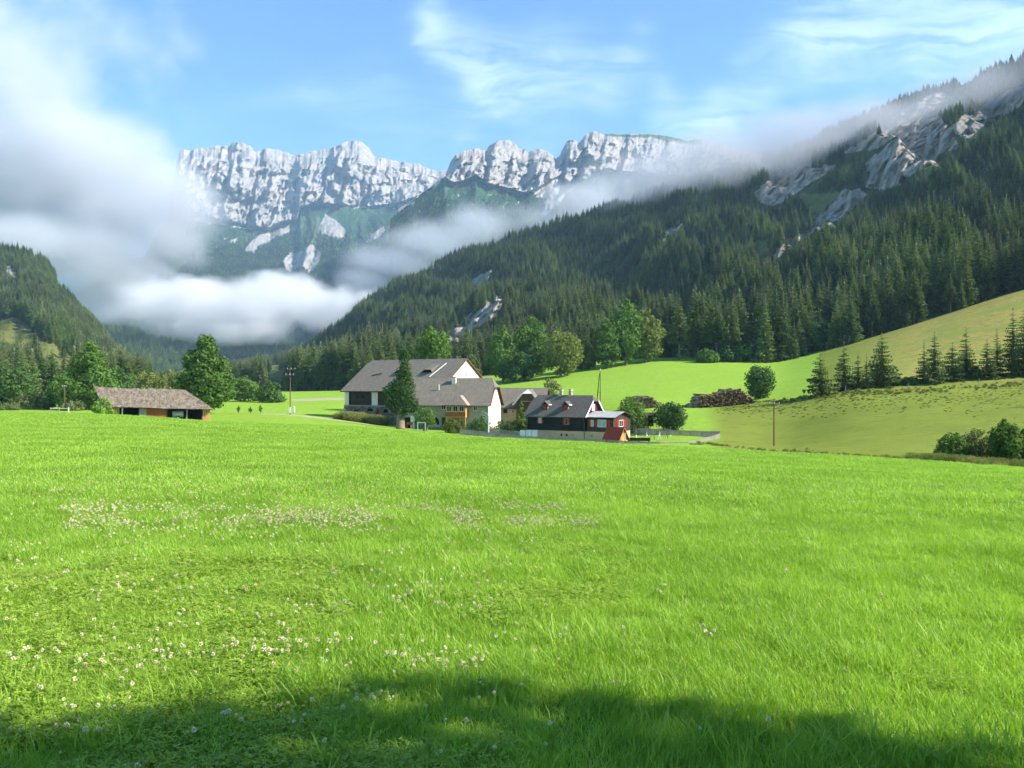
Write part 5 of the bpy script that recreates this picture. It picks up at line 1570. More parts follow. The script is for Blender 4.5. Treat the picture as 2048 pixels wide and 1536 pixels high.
def fence(pts, label, h, mat, name="picket_fence", step=0.16):
    W3 = [at(u, v, d) for u, v, d in pts]
    o = thing(name, label, "fence", W3[0])
    pk, rl, rg = MB(), MB(), random.Random(5)
    for i in range(len(W3) - 1):
        p, q = W3[i] - W3[0], W3[i + 1] - W3[0]
        dv = q - p; L = dv.length; n = max(2, int(L / step)); t = dv.normalized()
        nr = Vector((t.y, -t.x, 0)).normalized()
        for k in range(n):
            c = p + dv * (k + .5) / n
            hh = h * (0.94 + rg.random() * .1)
            a_, b_ = c - t * step * .38, c + t * step * .38
            o1 = nr * .012
            tp = Vector((0, 0, hh)); tp2 = Vector((0, 0, hh + .07)); lo = Vector((0, 0, -.45))
            pk.poly([a_ + lo + o1, b_ + lo + o1, b_ + tp + o1, c + tp2 + o1, a_ + tp + o1])
            pk.poly([b_ + lo - o1, a_ + lo - o1, a_ + tp - o1, c + tp2 - o1, b_ + tp - o1])
            pk.poly([b_ + lo + o1, b_ + lo - o1, b_ + tp - o1, b_ + tp + o1]); pk.poly([a_ + lo - o1, a_ + lo + o1, a_ + tp + o1, a_ + tp - o1])
        for z in (.3, .85):
            rl.beam(p - nr * .04 + Vector((0, 0, z * h)), q - nr * .04 + Vector((0, 0, z * h)), .05, .09)
        m = max(1, int(round(L / 2.6)))
        for k in range(m + (1 if i == len(W3) - 2 else 0)):
            c = p + dv * k / m - nr * .11
            MB().box(c.x - .06, c.x + .06, c.y - .06, c.y + .06, c.z - .5, c.z + h * 1.06).build("post", mat, o)
    pk.build("pickets", mat, o)
    rl.build("rail", mat, o)
    return o


m_fence = simple("grey_fence_wood", (0.20, 0.185, 0.150), (0.37, 0.345, 0.285), 3.0, (4, 4, 0.4))
fence([(u, v + (1 if u < 1300 else 0), d) for u, v, d in FP], "long grey picket fence along the near side of the garden", 0.95, m_fence)
fence(FB, "shaded back picket fence under the round crowned tree", 1.35, m_fence)
fence(FG, "weathered picket fence beside the farmhouse shrubs", 1.2, m_fence)

# bluish windbreak sheets by the cottage corner
wb = thing("windbreak", "bluish white windbreak panels standing at the cottage's shaded corner", "windbreak", at(1040, 879, 147))
for i in range(3):
    c0, c1 = at(1040 + i * 12, 877, 147 - i * .35) - wb.location, at(1051 + i * 12, 877, 147 - i * .35 - .3) - wb.location
    m = MB(); h = 1.45
    n = Vector((0, -.02, 0))
    m.poly([c0 + n, c1 + n, c1 + n + Vector((0, 0, h)), c0 + n + Vector((0, 0, h))]); m.poly([c1 - n, c0 - n, c0 - n + Vector((0, 0, h)), c1 - n + Vector((0, 0, h))])
    m.poly([c0 - n + Vector((0, 0, h)), c0 + n + Vector((0, 0, h)), c1 + n + Vector((0, 0, h)), c1 - n + Vector((0, 0, h))])
    m.build("panel", m_blue, wb)
    MB().box(c1.x + .01, c1.x + .08, c1.y - .04, c1.y + .04, c1.z - .5, c1.z + h + .08).build("post", m_iron, wb)

# clothes posts with white feet, play frames, raised bed in the garden
CP = [(1272, 874, 152, "clothes post nearest the playhouse"), (1294, 873, 155, "clothes post behind the climbing frame's ladder"), (1318, 874, 152, "clothes post between the two play frames"),
      (1341, 874, 151, "clothes post below the round crowned tree"), (1366, 877, 148, "clothes post standing near the fence corner")]
for i, (u, v, d, lab) in enumerate(CP):
    o = thing("clothes_post", "thin wooden " + lab, "post", at(u, v, d), 0, None)
    MB().box(-.04, .04, -.04, .04, 0.32, 1.9).build("shaft", m_grey, o)
    MB().tube([(0, 0, -.4), (0, 0, .3), (0, 0, .34)], [.17, .13, .08], 10).build("concrete_foot", m_white, o)
for i, (u, v, d, s, lab) in enumerate([(1300, 880, 143, 1.0, "small climbing frame of white and dark poles on the garden lawn"), (1326, 879, 143, .95, "small swing frame of thin poles beside the raised bed")]):
    o = thing("play_frame", lab, "play frame", at(u, v, d), math.radians(-20 - 15 * i))
    for x in (-.7, .7):
        MB().beam((x, -.55, -.2), (x * .8, 0, 1.35 * s), .06, .06).build("leg", m_white if x < 0 else m_grey, o)
        MB().beam((x, .55, -.2), (x * .8, 0, 1.35 * s), .06, .06).build("leg", m_white if x < 0 else m_board, o)
    MB().beam((-.75, 0, 1.36 * s), (.75, 0, 1.36 * s), .06, .06).build("crossbar", m_grey, o)
    st = MB()
    for x in (-.18, .18): st.beam((x, 0, 1.32 * s), (x, 0, .4), .015, .015)
    st.box(-.22, .22, -.09, .09, .36, .4)
    st.build("swing_seat", m_rust, o)
o = thing("raised_bed", "grey wooden raised bed inside the near garden fence", "planter", at(1328, 887, 139), math.radians(-6))
MB().box(-1.3, 1.3, -.5, -.42, -.4, .45).box(-1.3, 1.3, .42, .5, -.4, .45).box(-1.3, -1.22, -.419, .419, -.4, .45).box(1.22, 1.3, -.419, .419, -.4, .45).build("planks", m_fence, o)
MB().box(-1.215, 1.215, -.415, .415, -.3, .36).build("soil", m_board, o)
for u, lab in ((1250, "slim white gatepost tight against the playhouse's sunny side"),):
    o = thing("gate_post", lab, "post", at(u, 886, 136))
    MB().box(-.11, .11, -.11, .11, -.5, 1.5).build("shaft", m_cream, o)
    MB().box(-.15, .15, -.15, .15, 1.501, 1.58).build("cap", m_white, o)
o = thing("garden_bench", "low dark hedge along the fence beside the playhouse, bench shaped", "bench", at(1278, 886, 138), math.radians(-8))  # low hedge, given the form of a bench
MB().box(-1.8, 1.8, -.25, .25, .32, .42).build("seat", m_board, o)
for x in (-1.5, 0, 1.5): MB().box(x - .1, x + .1, -.2, .2, -.4, .319).build("leg", m_board, o)
MB().box(-1.8, 1.8, .2, .27, .421, .85).build("backrest", m_board, o)

# wood store behind the garden
o = thing("wood_store", "little dark roofed wood store half hidden behind the olive bush", "shed", at(1287, 850, 172), math.radians(-12))
MB().box(-2.0, 2.0, .9, 1.0, -.6, 1.9).box(-2.0, -1.9, -1, .899, -.6, 1.9).box(1.9, 2.0, -1, .899, -.6, 1.9).build("wall", m_board, o)
r = MB(); r.poly([(-2.4, -1.5, 2.0), (2.4, -1.5, 2.0), (2.4, 1.2, 2.5), (-2.4, 1.2, 2.5)], 0).poly([(-2.4, 1.2, 2.36), (2.4, 1.2, 2.36), (2.4, -1.5, 1.86), (-2.4, -1.5, 1.86)], 0)
r.poly([(-2.4, -1.5, 1.86), (2.4, -1.5, 1.86), (2.4, -1.5, 2.0), (-2.4, -1.5, 2.0)], 0); r.build("roof", m_board, o)
MB().box(-1.2, .9, -.6, .85, -.5, .75).build("stacked_boards", m_ochre, o)

# ------------------------------------------------------------------ log piles
m_logend, nt, out = material("log_ends")
P = nd(nt, 'ShaderNodeTexCoord').outputs['Object']
sp = nd(nt, 'ShaderNodeSeparateXYZ', None, [P])
rr = mth(nt, 'SQRT', mth(nt, 'ADD', mth(nt, 'MULTIPLY', sp.outputs[0], sp.outputs[0]), mth(nt, 'MULTIPLY', sp.outputs[2], sp.outputs[2])))
rg = nd(nt, 'ShaderNodeMath', {'operation': 'SINE'}, [mth(nt, 'MULTIPLY', rr, 160.0)]).outputs[0]
principled(nt, out, mix(nt, mth(nt, 'MULTIPLY_ADD', rg, .3, .5), (0.075, 0.044, 0.022), (0.20, 0.115, 0.058)), 0.9, 0.05)
m_logbark = simple("log_bark", (0.105, 0.068, 0.036), (0.46, 0.33, 0.19), 2.2, (1, .3, 1))
logm = []
for i in range(5):
    rg_ = random.Random(70 + i)
    k = 4.2 + rg_.random() * 1.4
    r0 = .14 + .03 * i
    logm.append((MB().tube([(rg_.gauss(0, .02), -k / 2, 0), (rg_.gauss(0, .05), 0, rg_.gauss(0, .03)), (0, k / 2, 0)], [r0 * 1.05, r0, r0 * .9], 9, 0, True, 1).mesh("log", [m_logbark, m_logend], True), r0))


def log_pile(u0, u1, d, prof, rz, label, group, seed):
    rg_ = random.Random(seed)
    p0, p1 = ground_at(u0, d), ground_at(u1, d)
    Lx = (p1 - p0).length; ax = (p1 - p0).normalized()
    z = 0.0; row = 0
    while z < 4.6:
        x = .2 * rg_.random(); put = False
        while x < Lx:
            me_, r0 = logm[rg_.randrange(5)]
            if prof(x / Lx) >= z + r0 * .6:
                c = p0 + ax * x + Vector((0, 0, z + r0))
                o = mesh_obj("log", me_)
                o.location = (c.x + rg_.gauss(0, .05), c.y + rg_.gauss(0, .35), gz(c.x, c.y) + z + r0 + rg_.gauss(0, .05))
                o.rotation_euler = (rg_.gauss(0, .06), rg_.random() * 6.28, rz + rg_.gauss(0, .08) + (rg_.gauss(0, .35) if rg_.random() < .12 else 0))
                tag(o, label, "log", group)
                put = True
            x += .40 + rg_.random() * .10
        z += .31; row += 1
        if not put: break


log_pile(1376, 1500, 203, lambda t: float(np.interp(t, [0, .07, .14, .3, .42, .58, .75, .9, 1.0], [.4, .9, 2.4, 2.8, 2.6, 3.6, 3.5, 2.0, .5])), math.radians(14),
         "dark ended log in the long pile beside the solitary round tree", "logs in the long pile", 3)
log_pile(1268, 1306, 206, lambda t: float(np.interp(t, [0, .2, .5, .8, 1.0], [1.9, 2.8, 2.8, 1.9, .6])), math.radians(34),
         "pinkish barked log in the short pile behind the olive bush", "logs in the short pile", 4)

# ------------------------------------------------------------------ poles
def pole(u, vb, vt, d, label, arms=1, foot=False, second=False, lean=0.0, armw=1.7):
    p = at(u, vb, d); H = px(vb - vt, d)
    o = thing("utility_pole", label, "utility pole", p)
    MB().tube([(0, 0, -.8), (0, 0, .5), (lean, 0, H)], [.14, .13, .09], 10).build("shaft", m_pole, o)
    if second:
        MB().tube([(-.95, .3, -.8), (-.2, .1, H * .92)], [.14, .1], 8).build("brace_pole", m_pole, o)
        MB().beam((-.75, .2, H * .38), (.25, -.05, H * .38), .1, .14).build("brace_beam", m_grey, o)
        MB().tube([(lean, 0, H), (lean, 0, H + .5)], [.16, .1], 10).build("top_cap", m_metalw, o)
    for k in range(arms):
        z = H - .35 - k * 1.35 if H > 6 else H - .25
        if second: break
        sh = .25 if k == 0 and arms > 1 else -.1 if arms > 1 else 0
        am = MB().beam((lean - armw / 2 + sh, -.15, z), (lean + armw / 2 + sh, -.15, z), .08, .08).build("crossarm", m_grey, o)
        for x in (-.45, .0, .45):
            MB().tube([(lean + x * armw + sh, -.15, z + .05), (lean + x * armw + sh, -.15, z + .14), (lean + x * armw + sh, -.15, z + .26)], [.03, .07, .045], 8).build("insulator", m_white, am)
    if foot:
        MB().box(-.2, .2, -.3, -.18, -.3, 1.0).build("marker_plate", m_white, o)
    return o


pole(1548, 906, 803, 136, "reddish brown utility pole standing alone on the paddock", 1)
pole(580.5, 823, 735, 200, "tall utility pole with two crossarms beside the white post", 2, True, armw=2.0)
pole(1200.5, 812, 741, 215, "leaning double utility pole behind the cottage on the green field", 1, False, True)
pole(129, 824, 770, 205, "thin utility pole in front of the tall loose tree", 1, armw=1.0)
o = thing("marker_post", "short stout white post next to the tall utility pole", "post", at(588, 821, 201))
MB().tube([(0, 0, -.3), (0, 0, .9), (0, 0, .98)], [.22, .22, .14], 12).build("shaft", m_white, o)
MB().tube([(0, 0, -.45), (0, 0, -.301)], [.3, .3], 12).build("foot", m_stonelight, o)

# wooden cattle gate at the left edge of the meadow, young trees and pasture posts
o = thing("cattle_gate", "low pale wooden rail gate at the meadow's far end", "gate", at(100, 826, 150))
for u in (101, 118, 137):
    c = at(u, 826, 150) - o.location
    MB().box(c.x - .07, c.x + .07, c.y - .07, c.y + .07, -.3, 1.0).build("post", m_cream if u == 137 else m_grey, o)
c = at(137, 826, 150) - o.location
MB().box(0, c.x, -.03, .03, .72, .84).build("rail", m_cream, o)
for u, v, d, h, lab in ((1691, 778, 187, 1.5, "pale pasture post by the slim spruce's foot"), (1816, 768, 184, 1.3, "pasture post in the gap of the spruce row"), (1958, 757, 181, 1.5, "pasture post under the last spruce clump")):
    p = ground_at(u, d)
    o = tag(mesh_obj("pasture_post", MB().tube([(0, 0, -.4), (0, 0, h * .5), (.04, 0, h), (.04, 0, h + .05)], [.08, .075, .07, .03], 8).mesh("pasture_post", m_grey)), "weathered " + lab, "post")
    o.location = p
for i, (u, v, d, hp, lab) in enumerate([(477, 823, 205, 9, "tiny sapling in the meadow closest to the big maple"), (501, 822, 205, 5, "tiniest sapling between two others in the meadow"), (521, 821, 205, 8, "tiny sapling in the meadow nearest the utility pole")]):
    bl(600 + i, u, v, v - hp - 4, 7, d, 'ovoid', lab, m_leaf_d, "sapling", 0.25, 8, 220, 0.2, "sapling")

# swing goal in the farmyard, bench by the tree
o = thing("swing_frame", "pale teal swing frame on the lawn before the farmhouse", "swing", at(835.5, 862, 157))
w_ = px(15, 157); h_ = px(17.5, 157)
for x in (0, w_): MB().box(x - .07, x + .07, -.07, .07, -.4, h_).build("post", m_teal, o)
MB().box(.071, w_ - .071, -.06, .06, h_ - .14, h_).build("crossbar", m_teal, o)
s = MB()
for x in (w_ * .35, w_ * .65): s.beam((x, 0, h_ - .13), (x, 0, .55), .02, .02)
s.box(w_ * .3, w_ * .7, -.1, .1, .5, .55); s.build("swing_seat", m_rust, o)
o = thing("garden_bench", "reddish bench beside the ivy covered tree's trunk", "bench", at(819, 854, 161))
MB().box(-.6, .6, -.22, .2, .42, .48).build("seat", m_rust, o)
MB().box(-.6, .6, .201, .25, .42, .9).build("backrest", m_rust, o)
for x in (-.5, .5): MB().box(x - .05, x + .05, -.2, .19, -.3, .419).build("leg", m_rust, o)
o = thing("birch_snag", "thin whitish bare birch before the farmhouse's gable", "tree", at(977, 874, 153))
rg = random.Random(8)
t = MB().tube([(0, 0, -.5), (0, 0, 1.5), (.05, 0, 3.2), (-.05, 0, 4.6)], [.13, .11, .07, .02], 7)
for i in range(9):
    z = 1.9 + i * .28; s_ = (-1) ** i
    t.tube([(0, 0, z), (s_ * (.5 + .3 * rg.random()), rg.gauss(0, .2), z + .5), (s_ * (.9 + .4 * rg.random()), rg.gauss(0, .3), z + .75)], [.035, .025, .01], 5)
t.build("trunk", m_white, o)

# ------------------------------------------------------------------ meadow grass, clover and weeds
def blade_mat(name, dark, light, trans=0.4):
    m, nt, out = material(name)
    oi = nd(nt, 'ShaderNodeObjectInfo')
    geo = nd(nt, 'ShaderNodeNewGeometry')
    P = geo.outputs['Position']
    n1 = noise(nt, P, 0.45, 3, 0.6).outputs[0]
    ri = geo.outputs['Random Per Island']
    f = mth(nt, 'ADD', mth(nt, 'MULTIPLY', ri, 0.4), mth(nt, 'ADD', mth(nt, 'MULTIPLY', smooth(nt, n1, 0.35, 0.65), 0.35), mth(nt, 'MULTIPLY', oi.outputs['Random'], 0.25)))
    c = mix(nt, f, dark, light)
    c = mix(nt, mth(nt, 'GREATER_THAN', ri, 0.955), c, (0.42, 0.46, 0.16))
    d = nd(nt, 'ShaderNodeBsdfPrincipled', None, {'Base Color': c, 'Roughness': 0.5, 'Specular IOR Level': 0.25})
    t = nd(nt, 'ShaderNodeBsdfTranslucent', None, {'Color': mix(nt, 1.0, c, (1.2, 1.3, 0.5), 'MULTIPLY')})
    mx = nd(nt, 'ShaderNodeMixShader', None, [trans, d.outputs[0], t.outputs[0]])
    nt.links.new(mx.outputs[0], out.inputs[0])
    return m


m_blade = blade_mat("grass_blades", (0.178, 0.330, 0.022), (0.440, 0.620, 0.095))
m_clover = blade_mat("clover_leaves", (0.215, 0.345, 0.024), (0.365, 0.490, 0.060), 0.35)


def grass_patch(seed, size, n, hmin, hmax, wd, curve=0.5):
    rng = np.random.default_rng(seed)
    ang = rng.random(n) * 6.283; r = size * np.sqrt(rng.random(n))
    bx, by = r * np.cos(ang), r * np.sin(ang)
    h = hmin + (hmax - hmin) * rng.random(n) ** 1.4
    ln = rng.random(n) * 6.283; cv = curve * (0.3 + rng.random(n)) * h
    lx_, ly_ = np.cos(ln), np.sin(ln)
    fx, fy = -np.sin(ln + rng.normal(0, .6, n)), np.cos(ln + rng.normal(0, .6, n))
    w = wd * (0.6 + 0.8 * rng.random(n))
    V = []
    for q, ww in ((0.0, 0.8), (0.5, 1.0), (0.82, 0.7)):
        cx, cy, cz = bx + lx_ * cv * q * q, by + ly_ * cv * q * q, h * (q - 0.18 * q * q * q)
        V.append(np.stack([cx - fx * w * ww / 2, cy - fy * w * ww / 2, cz - 0.012], 1)); V.append(np.stack([cx + fx * w * ww / 2, cy + fy * w * ww / 2, cz - 0.012], 1))
    tip = np.stack([bx + lx_ * cv, by + ly_ * cv, h * 0.82], 1)
    V.append(tip - 1e-4); V.append(tip + 1e-4)
    V = np.stack(V, 1)
    b = np.arange(n)[:, None] * 8
    Fq = np.concatenate([b + np.array([0, 1, 3, 2]), b + np.array([2, 3, 5, 4]), b + np.array([4, 5, 7, 6])], 0)
    return np_mesh("grass_tuft", V.reshape(-1, 3), Fq, [m_blade])


def clover_patch(seed, size, n):
    rng = np.random.default_rng(seed)
    V, Fc = [], []
    for i in range(n):
        a_ = rng.random() * 6.283; r = size * math.sqrt(rng.random()); h = 0.03 + 0.045 * rng.random(); cx, cy = r * math.cos(a_), r * math.sin(a_)
        tx, ty = rng.normal() * .25, rng.normal() * .25; ph = rng.random() * 6.283; s = 0.0045 + .0035 * rng.random()
        for k in range(3):
            c, q = math.cos(ph + k * 2.094), math.sin(ph + k * 2.094)
            pts = []
            for (l, wv_) in ((0.1, 0), (1.1, .75), (2.0, .45), (2.0, -.45), (1.1, -.75)):
                x, y = cx + s * (c * l - q * wv_), cy + s * (q * l + c * wv_)
                pts.append((x, y, h + tx * (x - cx) + ty * (y - cy)))
            o = len(V); V += pts; Fc += [(o, o + 1, o + 2, o + 3), (o, o + 3, o + 4, o + 4)]
    F4 = np.array([f for f in Fc if len(set(f)) == 4]); 
    F3 = np.array([(f[0], f[1], f[2]) for f in Fc if len(set(f)) == 3])
    tri = np.concatenate([F4[:, [0, 1, 2]], F4[:, [0, 2, 3]], F3])
    return np_mesh("clover_patch", V, tri, [m_clover])


m_flower, nt, out = material("clover_blossom")
P = nd(nt, 'ShaderNodeTexCoord').outputs['Object']
oi = nd(nt, 'ShaderNodeObjectInfo')
zz = nd(nt, 'ShaderNodeSeparateXYZ', None, [P]).outputs[2]
pc = ramp(nt, mth(nt, 'MULTIPLY', zz, 7.0), [(0.58, (0.52, 0.24, 0.15)), (0.76, (0.76, 0.58, 0.36)), (0.95, (0.84, 0.78, 0.52))])
principled(nt, out, mix(nt, mth(nt, 'MULTIPLY', oi.outputs['Random'], .7), pc, (0.80, 0.76, 0.48)), 0.8, 0.1)
m_stem, nt, out = material("clover_stalk")
principled(nt, out, (0.12, 0.26, 0.04), 0.7, 0.1)


def clover_head(seed, n):
    rng = np.random.default_rng(seed); mb = MB()
    for i in range(n):
        a_ = rng.random() * 6.283; r = .09 * math.sqrt(rng.random()) * (n > 1); h = .105 + .045 * rng.random(); x, y = r * math.cos(a_), r * math.sin(a_)
        mb.tube([(x * .8, y * .8, -.01), (x, y, h - .008)], [.0012, .0012], 4, 1)
        R = .0105 + .0035 * rng.random()
        for k in range(46):
            t = rng.random() * 6.283; p = math.acos(1 - 1.75 * (k + .5) / 46)
            d = Vector((math.sin(p) * math.cos(t), math.sin(p) * math.sin(t), math.cos(p)))
            c = Vector((x, y, h))
            s_ = d.cross(Vector((rng.normal(), rng.normal(), rng.normal()))).normalized() * R * .32
            mb.poly([c + d * R * .3 - s_, c + d * R * .3 + s_, c + d * R * (1.0 + .25 * rng.random()) + s_ * .6, c + d * R * (1.0 + .25 * rng.random()) - s_ * .6], 0)
    return mb.mesh("clover_head", [m_flower, m_stem])


rng = np.random.default_rng(900)
def proto(name, me, u, d):
    o = mesh_obj(name, me); o['kind'] = 'stuff'; o.location = ground_at(u, d); return o
GP = [proto("grass", grass_patch(901 + i, .2, 320, .03, .092 if i < 3 else .20, .0036, .6 if i < 3 else .8), 900 + 50 * i, 4.4 + .2 * i) for i in range(4)]
GF = [proto("grass", grass_patch(911 + i, .7, 760, .04, .115, .0095, .5), 800 + 200 * i, 14 + i) for i in range(3)]
CV = [proto("clover", clover_patch(921 + i, .2, 110), 500 + 60 * i, 5.0) for i in range(2)]
FL = [proto("clover_blossom", clover_head(931 + i, n), 560 + 40 * i, 5.1) for i, n in enumerate((1, 1, 2, 3))]


def field_pts(n, d0, d1, rng, pw=1.0, umin=-120, umax=2170):
    """random spots over the meadow in view"""
    d = np.sqrt(d0 ** 2 + (d1 ** 2 - d0 ** 2) * rng.random(n)) if pw == 1 else d0 * (d1 / d0) ** rng.random(n)
    u = umin + (umax - umin) * rng.random(n)
    x = (u - 1024) / F * d
    return x, d, u


def put(name, protos, n, d0, d1, smin, smax, keep=None, tilt=.12, pw=1, zs=None, picks=None):
    x, d, u = field_pts(n, d0, d1, rng, pw)
    k = np.ones(n, bool)
    if keep is not None: k = keep(x, d, u)
    x, d = x[k], d[k]; n = len(x)
    s = smin + (smax - smin) * rng.random(n)
    lush = 1 + 0.35 * fbm(x * .5, d * .5, 0, 3, 61)
    sc = np.stack([s, s, s * lush * (1 if zs is None else zs)], 1)
    rot = np.stack([rng.normal(0, tilt, n), rng.normal(0, tilt, n), rng.random(n) * 6.283], 1)
    pk = rng.integers(0, len(protos), n) if picks is None else rng.choice(len(protos), n, p=picks)
    return scatter(name, np.stack([x, d, land(x, d)], 1), rot, sc, pk, [[p] for p in protos])


put("meadow_grass_near", GP, 7200, 2.6, 14.5, .75, 1.2, picks=[.32, .32, .30, .06])
put("meadow_grass_far", GF, 11000, 13, 58, .8, 1.25, tilt=.03, pw=2)
put("meadow_grass_farther", GF, 5200, 50, 125, 2.0, 3.0, keep=lambda x, d, u: d < np.interp(u, CR_U, CR_D) + 3, tilt=.01, pw=2, zs=.5)
def clover_zone(x, d, u):
    q = fbm(x * .6, d * .6, 0, 3, 71) + np.where((u < 700) & (d < 8), .45, 0) - np.where(u > 1250, .3, 0)
    return q > .18
put("clover_leaves", CV, 3000, 2.6, 9.5, .8, 1.25, keep=clover_zone)
def flower_zone(x, d, u):
    v = HZ + F * (CAMZ - land(x, d)) / d
    p = 0.028 * np.where(u < 1100, 1, .18) * np.clip((u + 200) / 300, .3, 1)
    p = p + 0.6 * np.exp(-((v - 1345) / 26) ** 2) * (u < 960) * (fbm(x * 1.2, d * 1.2, 0, 2, 81) > 0.0)
    p = p + 0.2 * np.exp(-((v - 1460) / 60) ** 2) * (u < 1000) * (fbm(x * 1.5, d * 1.5, 0, 2, 83) > .15)
    p = p + 0.95 * np.exp(-((v - 1048) / 20) ** 2) * (u > 120) * (u < 960) * (fbm(x * .8, d * .8, 0, 2, 82) > -.15)
    p = p + 0.9 * np.exp(-((v - 1056) / 11) ** 2) * (u > 1010) * (u < 1200) + 0.7 * np.exp(-((v - 1025) / 7) ** 2) * (u > 1000) * (u < 1140)
    p = p + 0.08 * np.exp(-((v - 1200) / 90) ** 2) * (u < 1050)
    p = p + 0.10 * np.exp(-((v - 985) / 25) ** 2)
    return rng.random(len(x)) < p
put("clover_blossoms", FL, 60000, 3.0, 20, .55, .92, keep=flower_zone, tilt=.2, picks=[.4, .3, .2, .1])

# tall weeds: by the barn wall, along the near meadow's edge, on the brow of the paddock
m_weed = leaf_material("yellow_weeds", (0.20, 0.20, 0.055), (0.36, 0.31, 0.11), 0.3, 0.3, 0.1)
m_weed2 = leaf_material("green_weeds", (0.120, 0.160, 0.034), (0.21, 0.245, 0.06), 0.3, 0.3, 0.1)
def weed_mesh(seed, mat, n=70, h=1.0):
    rng = np.random.default_rng(seed); V, Fc = [], []
    for i in range(n):
        a_ = rng.random() * 6.283; r = .55 * math.sqrt(rng.random()); x, y = r * math.cos(a_), r * math.sin(a_); hh = h * (.45 + .55 * rng.random())
        lx_, ly_ = rng.normal(0, .16), rng.normal(0, .16)
        for k in range(5):
            z = hh * (.15 + .85 * (k + .5) / 5); t = rng.random() * 6.283; s = .16 * (1.1 - .6 * z / h) * (.6 + .8 * rng.random())
            px_, py_ = x + lx_ * z, y + ly_ * z; o = len(V)
            V += [(px_, py_, z - .03), (px_ + math.cos(t) * s * .6 - math.sin(t) * s * .25, py_ + math.sin(t) * s * .6 + math.cos(t) * s * .25, z + .05),
                  (px_ + math.cos(t) * s * 1.2, py_ + math.sin(t) * s * 1.2, z - .02), (px_ + math.cos(t) * s * .6 + math.sin(t) * s * .25, py_ + math.sin(t) * s * .6 - math.cos(t) * s * .25, z + .03)]
            Fc.append((o, o + 1, o + 2, o + 3))
        o = len(V); V += [(x - .012, y, -.1), (x + .012, y, -.1), (x + lx_ * hh + .006, y + ly_ * hh, hh), (x + lx_ * hh - .006, y + ly_ * hh, hh)]; Fc.append((o, o + 1, o + 2, o + 3))
    return np_mesh("weeds", V, np.array(Fc), [mat])
WD = [proto("weeds", weed_mesh(950, m_weed), 720, 181), proto("weeds", weed_mesh(951, m_weed2), 750, 180.5)]
def weeds(name, uv, n, s0, s1, p0, seed, jit=1.0, wide=1.2):
    r = np.random.default_rng(seed); P_ = []
    uv = np.array(uv, float); t = r.random(n) * (len(uv) - 1); i = np.minimum(t.astype(int), len(uv) - 2); f = (t - i)[:, None]
    q = uv[i] * (1 - f) + uv[i + 1] * f
    d = q[:, 1] + r.normal(0, 1, n) * q[:, 2]
    x = (q[:, 0] - 1024) / F * d + r.normal(0, jit, n)
    s = s0 + (s1 - s0) * r.random(n)
    scatter(name, np.stack([x, d, land(x, d)], 1), np.stack([r.normal(0, .1, n), r.normal(0, .1, n), r.random(n) * 6.28 if wide < 1.5 else r.normal(0, .25, n)], 1), np.stack([s * wide, s * 1.2, s], 1), (r.random(n) > p0).astype(int), [[p] for p in WD])
weeds("barn_weeds", [(690, 190, 2.0), (720, 187, 2.2), (768, 184, 2.0)], 150, .8, 2.2, .7, 1, .8)
weeds("edge_weeds", [(1395, 131, 1.5), (1440, 128, 2), (1560, 118, 3), (1700, 95, 4), (1800, 75, 3)], 160, .15, .38, .3, 2)
weeds("bank_weeds", [(1850, 59, 1), (1920, 60, 2.2), (2000, 62, 3.5), (2120, 62, 4)], 420, .35, .85, .22, 3)
weeds("brow_weeds", [(1385, 205, 1), (1500, 203, 1.5), (1640, 188, 2), (1800, 181, 2), (2100, 178, 2.5)], 380, .25, .6, .5, 4)
weeds("slope_weeds", [(1450, 194, 4), (1640, 178, 7), (1850, 168, 8), (2100, 165, 9)], 900, .07, .16, .05, 5, 1.0, 4.0)
# ------------------------------------------------------------------ valley fog and the air between
def volume_mat(name, density_fn, color, step=0.35, aniso=0.0):
    m, nt, out = material(name)
    v = nd(nt, 'ShaderNodeVolumePrincipled', None, {'Color': color, 'Anisotropy': aniso})
    dn = density_fn(nt)
    setin(nt, v.inputs['Density'], dn)
    nt.links.new(v.outputs[0], out.inputs['Volume'])
    try: m.cycles.volume_step_rate = step
    except Exception: pass
    return m


